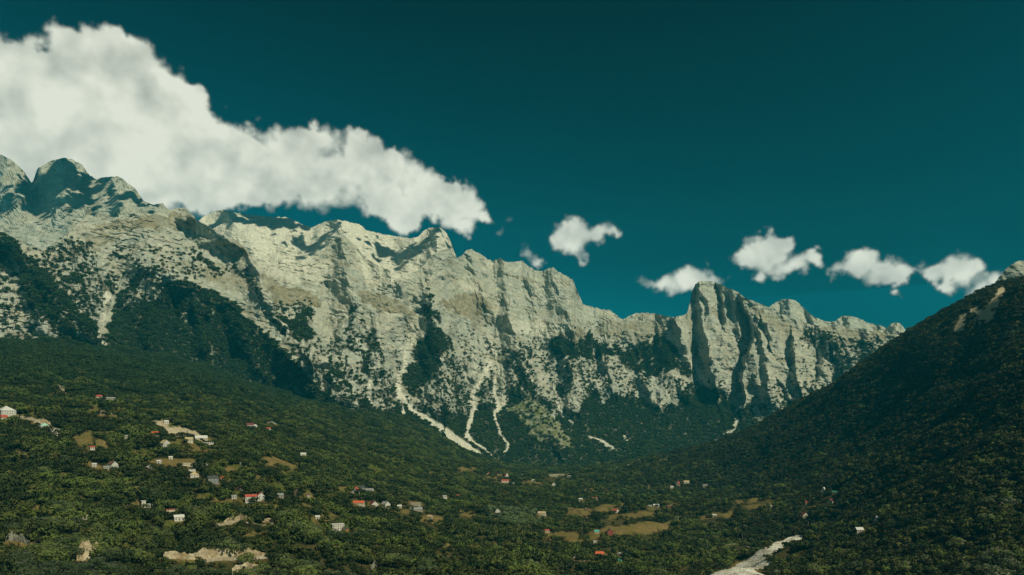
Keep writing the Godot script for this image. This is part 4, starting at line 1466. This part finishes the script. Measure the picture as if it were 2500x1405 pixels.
	in_areas(g, [
		[0.95, -260,600,0,558,32,590,60,612,110,662,132,700,172,742,232,792,258,850,160,850,120,800,60,720,20,650,-260,680],
		[0.35, 0,660,60,720,120,800,160,850,0,850], [0.55, 80,608,130,598,200,588,232,622,236,662,300,680,262,742,232,782,150,722,110,652],
		[0.97, 290,735,330,745,380,740,400,700,440,690,500,705,560,740,620,792,660,832,720,882,760,932,800,992,852,1010,700,985,600,950,480,905,400,885,300,865,255,865,262,800],
		[0.6, 300,690,330,650,380,650,420,680,440,700,400,720,380,745,330,745,290,735,280,720], [0.12, 240,610,480,600,560,680,440,690,330,650],
		[0.7, 470,600,500,625,535,670,530,685,500,655,465,620], [0.6, 545,650,580,655,600,670,625,690,650,740,640,745,615,700,570,670], [0.25, 640,750,760,740,770,770,660,780],
		[0.97, 664,778,690,786,722,790,722,765,745,755,765,775,750,790,762,824,740,824,695,830,680,800], [0.6, 855,745,880,740,885,770,905,800,920,830,922,858,840,858,845,800],
		[0.35, 700,840,840,840,800,900,780,930,740,900], [0.65, 800,890,815,885,840,910,875,960,870,1000,800,1000,785,960], [0.5, 895,870,910,865,915,900,905,960,880,990,865,900], [0.65, 915,900,935,905,960,950,980,1000,930,1020,905,985],
		[0.95, 1060,798,1070,812,1090,830,1096,856,1070,870,1050,930,1000,968,985,950,975,930,1000,900,1020,850,1045,810], [0.5, 1070,870,1096,856,1112,890,1142,960,1152,1002,1110,1022,1060,1012,1010,982,1000,960,1050,930],
		[0.9, 1040,718,1050,714,1056,760,1070,770,1064,800,1050,800,1040,770], [0.65, 1185,925,1200,935,1206,960,1212,980,1200,1010,1160,990,1155,965,1165,945],
		[0.97, 1165,990,1205,1002,1212,1016,1226,1060,1236,1108,1200,1112,1150,1076,1146,1050], [0.95, 1000,985,1060,1012,1110,1022,1150,1005,1136,1040,1128,1066,1150,1090,1200,1116,1160,1110,1110,1060],
		[0.75, 1230,865,1262,850,1300,850,1290,890,1300,900,1322,960,1352,1000,1392,1050,1422,1100,1400,1141,1240,1141,1236,1060,1216,1012,1250,980,1226,950,1226,900],
		[0.93, 1340,835,1380,830,1400,840,1440,820,1452,830,1472,850,1522,852,1620,820,1642,836,1662,870,1702,920,1640,912,1560,916,1500,872,1480,876,1440,882,1400,872,1340,860], [0.6, 1290,815,1345,838,1345,862,1300,835],
		[0.97, 1405,1010,1440,960,1460,960,1482,990,1500,958,1522,970,1542,958,1600,990,1642,1020,1662,980,1682,948,1722,940,1762,960,1800,1000,1806,1068,1700,1110,1560,1141,1440,1150,1240,1150,1212,1122,1400,1112,1396,1042], [0.85, 1355,935,1375,930,1397,925,1390,960,1366,976],
		[0.35, 1300,840,1420,880,1500,890,1560,930,1500,960,1420,960,1340,920], [0.4, 1860,950,1960,930,2040,950,2000,1000,1880,1010], [0.35, 1640,930,1720,950,1780,1010,1700,1000], [0.9, 1806,985,1900,1000,1960,1000,1900,1040,1800,1075],
		[0.5, 1960,800,2060,830,2030,860,1950,830], [0.6, 2000,850,2150,830,2200,870,2060,930]], 22.0, du, func(k: int, s: float): g.wood[k] = maxf(g.wood[k], s))
	# fewer trees on the grassy cone
	in_areas(g, [[0.25, 1240,1000,1290,968,1332,990,1362,1030,1392,1080,1402,1098,1380,1096,1340,1062,1320,1086,1282,1042]], 14.0, du, func(k: int, s: float): g.wood[k] = minf(g.wood[k], s))
	# shares under one are stands with gaps between them
	for k in g.pos.size():
		var w := g.wood[k]
		if w > 0.1:
			var p := g.pos[k]
			var nn := n_fine.get_noise_3d(p.x * 0.9, p.y * 0.5, p.z * 0.5) * 0.5 + 0.5 * n_warp.get_noise_3d(p.x * 1.3, p.y * 0.7, p.z)
			g.wood[k] = clampf((w - 0.5 + nn * 0.78) * 1.6 + 0.25, 0.0, 1.0) if w > 0.9 else clampf(w * (0.62 + 1.9 * nn), 0.05, 1.0)
	scree(g, [
		[985,850,8, 990,890,12, 975,920,12, 970,945,16, 976,965,16, 990,985,12, 1010,1005,10, 1040,1022,12, 1080,1047,18, 1100,1067,26, 1130,1087,20, 1168,1107,8],
		[1200,880,8, 1175,930,10, 1155,960,10, 1152,985,16, 1156,1000,10, 1145,1040,9, 1138,1065,13, 1155,1082,9, 1185,1100,6, 1205,1116,4],
		[1222,900,6, 1205,940,8, 1208,970,8, 1220,990,22, 1205,1015,8, 1215,1045,6, 1226,1072,5, 1241,1087,6, 1234,1106,6],
		[903,930,7, 896,968,9, 906,988,5], [783,925,10, 788,952,5], [262,720,18, 250,770,14, 245,802,12, 240,826,10, 258,843,6],
		[1626,806,9, 1642,828,15, 1665,860,17, 1690,890,17, 1715,925,14, 1737,948,8], [1812,985,7, 1796,1010,9, 1802,1032,9, 1790,1052,6, 1768,1062,4],
		[1355,950,4, 1362,985,5, 1372,1010,10, 1396,1034,5], [1440,1068,5, 1470,1080,9, 1506,1102,7], [972,968,4, 986,1012,6], [1288,905,8, 1298,935,4], [1525,1066,3, 1532,1082,4], [668,775,6, 700,800,5, 700,822,6],
		[930,690,5, 918,706,5], [850,560,10, 882,640,8, 900,690,6], [1000,640,6, 960,680,8, 930,712,5]], du, SCREE)
	# under closed woods the ground is leaf litter
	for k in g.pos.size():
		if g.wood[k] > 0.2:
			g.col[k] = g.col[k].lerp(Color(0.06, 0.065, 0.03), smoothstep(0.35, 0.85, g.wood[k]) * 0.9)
	stage("wall cover")
	struct("mountain_wall", grid_mesh(g), M.rock)
	scatter(g, "cliff_forest", 7.6, 9000.0, 0.5, 8.0, 15.0, Color(0.030, 0.062, 0.020), 0.75)
	stage("wall trees")

func build_ground() -> void:
	var g := Grid.new()
	var du := 6.0
	g.nu = int((2860.0 + 360.0) / du)
	var ds := PackedFloat32Array()
	var d := 300.0
	while d < 4000.0:
		ds.append(d)
		d *= 1.007
	g.nv = ds.size()
	var n := g.nu * g.nv
	g.pos.resize(n)
	g.col.resize(n)
	g.wood.resize(n)
	for i in g.nu:
		g.su.append(-360.0 + i * du)
	for j in g.nv:
		for i in g.nu:
			var x := (g.su[i] - CX) / FL * ds[j]
			var z := -ds[j]
			var y := ground_y(x, z)
			var k := j * g.nu + i
			g.pos[k] = Vector3(x, y, z)
			g.col[k] = SOIL.lerp(Color(0.09, 0.085, 0.03), clampf(n_fine.get_noise_2d(x, z) * 0.8, 0.0, 0.6))
			var gap := n_patch.get_noise_2d(x * 4.0 + 500.0, z * 4.0)
			var flat := smoothstep(95.0, 55.0, y) * smoothstep(2900.0, 2300.0, ds[j])
			g.wood[k] = 0.28 if gap > 0.27 else lerpf(1.0, 0.62, flat)
			if gap > 0.27 and y < 260.0:
				g.col[k] = GREEN_TURF.lerp(MEADOW, clampf(0.3 + n_warp.get_noise_2d(x, z), 0.0, 0.8))
			if flat > 0.5 and n_warp.get_noise_2d(x * 1.5, z * 1.5) > -0.12:
				g.col[k] = Color(0.085, 0.078, 0.028)
	# open ground: [cover left, colour, sightings round the edge]
	for a in [
		[0.03, MEADOW, 178,1060,205,1056,228,1060,226,1085,205,1094,185,1085], [0.03, MEADOW, 230,1078,250,1074,268,1082,255,1092,236,1090], [0.03, MEADOW, 430,1092,470,1093,530,1098,528,1108,480,1104,435,1100], [0.03, MEADOW, 358,1124,410,1119,482,1124,480,1140,420,1138,365,1134],
		[0.05, MEADOW, 540,1138,560,1140,576,1150,570,1154,548,1146], [0.03, MEADOW, 626,1120,650,1116,690,1124,730,1130,728,1142,680,1142,640,1136], [0.06, GREEN_TURF, 660,1172,690,1186,704,1204,695,1204,672,1190], [0.05, MEADOW, 190,1124,225,1130,256,1142,235,1148,195,1136], [0.05, MEADOW, 300,1230,340,1228,345,1240,305,1240],
		[0.04, MEADOW, 1024,1264,1045,1256,1075,1262,1090,1276,1060,1280,1028,1276], [0.03, MEADOW, 1325,1308,1360,1300,1415,1298,1414,1316,1395,1328,1370,1316,1330,1316], [0.03, MEADOW, 1436,1296,1466,1293,1465,1316,1446,1322,1438,1312], [0.03, MEADOW, 1466,1290,1520,1284,1560,1278,1600,1276,1645,1272,1642,1286,1600,1296,1555,1302,1500,1304,1470,1300],
		[0.04, MEADOW, 1370,1268,1385,1260,1405,1258,1404,1268,1375,1272], [0.04, MEADOW, 1414,1242,1440,1240,1444,1264,1418,1266], [0.04, MEADOW, 1445,1238,1480,1232,1522,1226,1524,1234,1490,1242,1450,1246], [0.05, MEADOW, 758,1264,790,1258,818,1268,800,1276,765,1276], [0.05, MEADOW, 1112,1142,1160,1141,1166,1150,1120,1151],
		[0.0, EARTH, 364,1023,395,1026,412,1036,408,1044,385,1040], [0.0, EARTH, 398,1046,425,1044,480,1055,492,1064,450,1066,418,1064], [0.04, MEADOW, 1770,1392,1800,1372,1846,1362,1800,1402,1760,1410], [0.06, MEADOW, 1470,1262,1520,1256,1560,1252,1600,1250,1600,1258,1540,1266,1480,1270], [0.08, MEADOW, 1530,1246,1580,1240,1620,1240,1600,1246], [0.06, MEADOW, 1700,1262,1760,1254,1800,1252,1790,1262,1720,1270], [0.08, MEADOW, 1380,1244,1410,1240,1412,1254,1384,1258], [0.07, MEADOW, 1780,1226,1850,1216,1880,1222,1800,1234], [0.06, MEADOW, 1180,1160,1225,1158,1228,1168,1185,1170], [0.05, MEADOW, 1410,1196,1470,1190,1500,1192,1440,1202], [0.06, MEADOW, 1120,1250,1160,1246,1165,1256,1125,1260], [0.06, MEADOW, 960,1246,990,1244,1000,1254,965,1256], [0.06, MEADOW, 330,1106,352,1104,356,1112,334,1112], [0.06, MEADOW, 120,1160,160,1156,165,1166,125,1170], [0.06, MEADOW, 620,1160,650,1158,655,1170,625,1170], [0.06, MEADOW, 730,1226,760,1222,765,1234,735,1236], [0.08, MEADOW, 150,1286,180,1280,186,1294,155,1298], [0.1, MEADOW, 1610,1232,1660,1226,1700,1236,1640,1242], [0.15, GREEN_TURF, 1720,1330,1790,1316,1830,1322,1780,1345,1720,1350],
		[0.0, EARTH, 2328,808,2342,774,2362,770,2350,812], [0.0, EARTH, 2370,756,2390,744,2404,760,2412,748,2424,718,2452,696,2458,716,2440,742,2436,756,2418,784,2398,792,2380,780], [0.05, MEADOW, 255,1016,284,1014,286,1022,258,1022], [0.05, MEADOW, 820,1192,866,1190,866,1198,830,1200], [0.1, MEADOW, 1020,1156,1050,1150,1060,1160], [0.05, MEADOW, 1255,1178,1300,1176,1330,1182,1270,1186], [0.08, MEADOW, 1070,1335,1110,1332,1110,1342,1075,1342], [0.08, MEADOW, 500,1210,530,1216,590,1228,570,1232,520,1224], [0.1, MEADOW, 60,1246,90,1240,120,1250,80,1256],
		[0.1, MEADOW, 1960,1236,2020,1230,2030,1238,1970,1246], [0.15, MEADOW, 2030,1214,2120,1206,2130,1212,2040,1222], [0.12, MEADOW, 1820,1236,1890,1228,1900,1238,1830,1246], [0.25, GREEN_TURF, 860,1150,930,1100,1000,1125,960,1160]]:
		var line := PackedVector2Array()
		var shape := pts(a.slice(2))
		for q in shape:
			var h := ground_hit(q.x, q.y)
			line.append(Vector2(h.x, h.z))
		var lo := line[0]
		var hi := line[0]
		for q in line:
			lo = lo.min(q)
			hi = hi.max(q)
		for j in g.nv:
			if -ds[j] < lo.y - 8.0 or -ds[j] > hi.y + 8.0:
				continue
			for i in g.nu:
				var k := j * g.nu + i
				var p := g.pos[k]
				if p.x < lo.x - 8.0 or p.x > hi.x + 8.0:
					continue
				var w := n_warp.get_noise_2d(p.x * 3.0, p.z * 3.0) * 7.0
				if Geometry2D.is_point_in_polygon(Vector2(p.x + w, p.z + w), line):
					g.wood[k] = a[0]
					g.col[k] = (a[1] as Color).lerp(GREEN_TURF, clampf(0.12 + 0.8 * n_fine.get_noise_2d(p.x * 1.3, p.z * 1.3), 0.0, 0.45)) if a[1] != EARTH else EARTH
					var s := sight_of(p)
					var gu := int(s.x / 5.0)
					var gv := int(s.y / 5.0)
					if a[0] < 0.1 and gu >= 0 and gu < 500 and gv >= 0 and gv < 281:
						guard[gv * 500 + gu] = maxf(guard[gv * 500 + gu], -p.z)
	for c in clear_spots:
		var p: Vector3 = c[0]
		var r: float = c[1]
		var j0 := clampi(int(log((-p.z - r) / 300.0) / log(1.007)), 0, g.nv - 1)
		var j1 := clampi(int(log((-p.z + r) / 300.0) / log(1.007)) + 2, 0, g.nv)
		var i0 := clampi(int((CX + (p.x - r) / -p.z * FL + 360.0) / du) - 2, 0, g.nu - 1)
		var i1 := clampi(int((CX + (p.x + r) / -p.z * FL + 360.0) / du) + 3, 0, g.nu)
		for j in range(j0, j1):
			for i in range(i0, i1):
				var k := j * g.nu + i
				if Vector2(g.pos[k].x - p.x, g.pos[k].z - p.z).length() < r:
					g.wood[k] = 0.0
					g.col[k] = g.col[k].lerp(MEADOW, 0.55)
	struct("ground", grid_mesh(g), M.ground)
	stage("ground cover")
	plant_hills(g)

# the floor of the valley runs from the near river to the far hamlet
func side_of(p: Vector3) -> String:
	var mid := lerpf(-60.0, 60.0, clampf((-p.z - 800.0) / 1800.0, 0.0, 1.0))
	if p.x < mid - 330.0 + 0.06 * -p.z:
		return "hillside_forest"
	if p.x > mid + 480.0 + 0.05 * -p.z:
		return "hillside_forest_001"
	return "valley_forest"

func plant_hills(g: Grid) -> void:
	for j in g.nv - 1:
		for i in g.nu - 1:
			var k := j * g.nu + i
			var w := g.wood[k]
			if w <= 0.003:
				continue
			var a := g.pos[k]
			var d := -a.z
			if d > 3750.0:
				continue
			var b := g.pos[k + 1]
			var c := g.pos[k + g.nu]
			var lush := n_patch.get_noise_2d(a.x * 3.0, a.z * 3.0)
			var spacing := 5.3 if lush < 0.0 else 6.3
			var want := (b - a).cross(c - a).length() * w / (spacing * spacing)
			var cnt := int(want)
			if rng.randf() < want - cnt:
				cnt += 1
			for q in mini(cnt, 12):
				var p := a + (b - a) * rng.randf() + (c - a) * rng.randf()
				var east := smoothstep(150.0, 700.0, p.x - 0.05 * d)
				var size := clampf(0.42 + lush * 0.8 + 0.5 * n_fine.get_noise_2d(p.x * 0.8, p.z * 0.8) + rng.randfn(0.0, 0.22), 0.0, 1.3)
				var h := lerpf(4.2, 11.8, size)
				var wd := h * rng.randf_range(0.85, 1.2)
				if hides(p, h, wd):
					if rng.randf() < 0.9:
						continue
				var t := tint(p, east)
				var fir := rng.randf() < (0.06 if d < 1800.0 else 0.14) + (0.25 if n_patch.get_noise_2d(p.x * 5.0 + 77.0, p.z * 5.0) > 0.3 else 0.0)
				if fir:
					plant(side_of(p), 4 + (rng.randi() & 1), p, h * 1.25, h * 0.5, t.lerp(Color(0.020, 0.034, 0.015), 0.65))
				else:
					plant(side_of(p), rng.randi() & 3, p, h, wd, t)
				if d < 1500.0 and rng.randf() < 0.35:
					var s := a + (b - a) * rng.randf() + (c - a) * rng.randf()
					if not hides(s, 3.0, 3.0):
						plant(side_of(s), 6, s, rng.randf_range(1.8, 3.6), rng.randf_range(2.2, 4.5), tint(s, east).lerp(Color(0.10, 0.11, 0.03), 0.35))
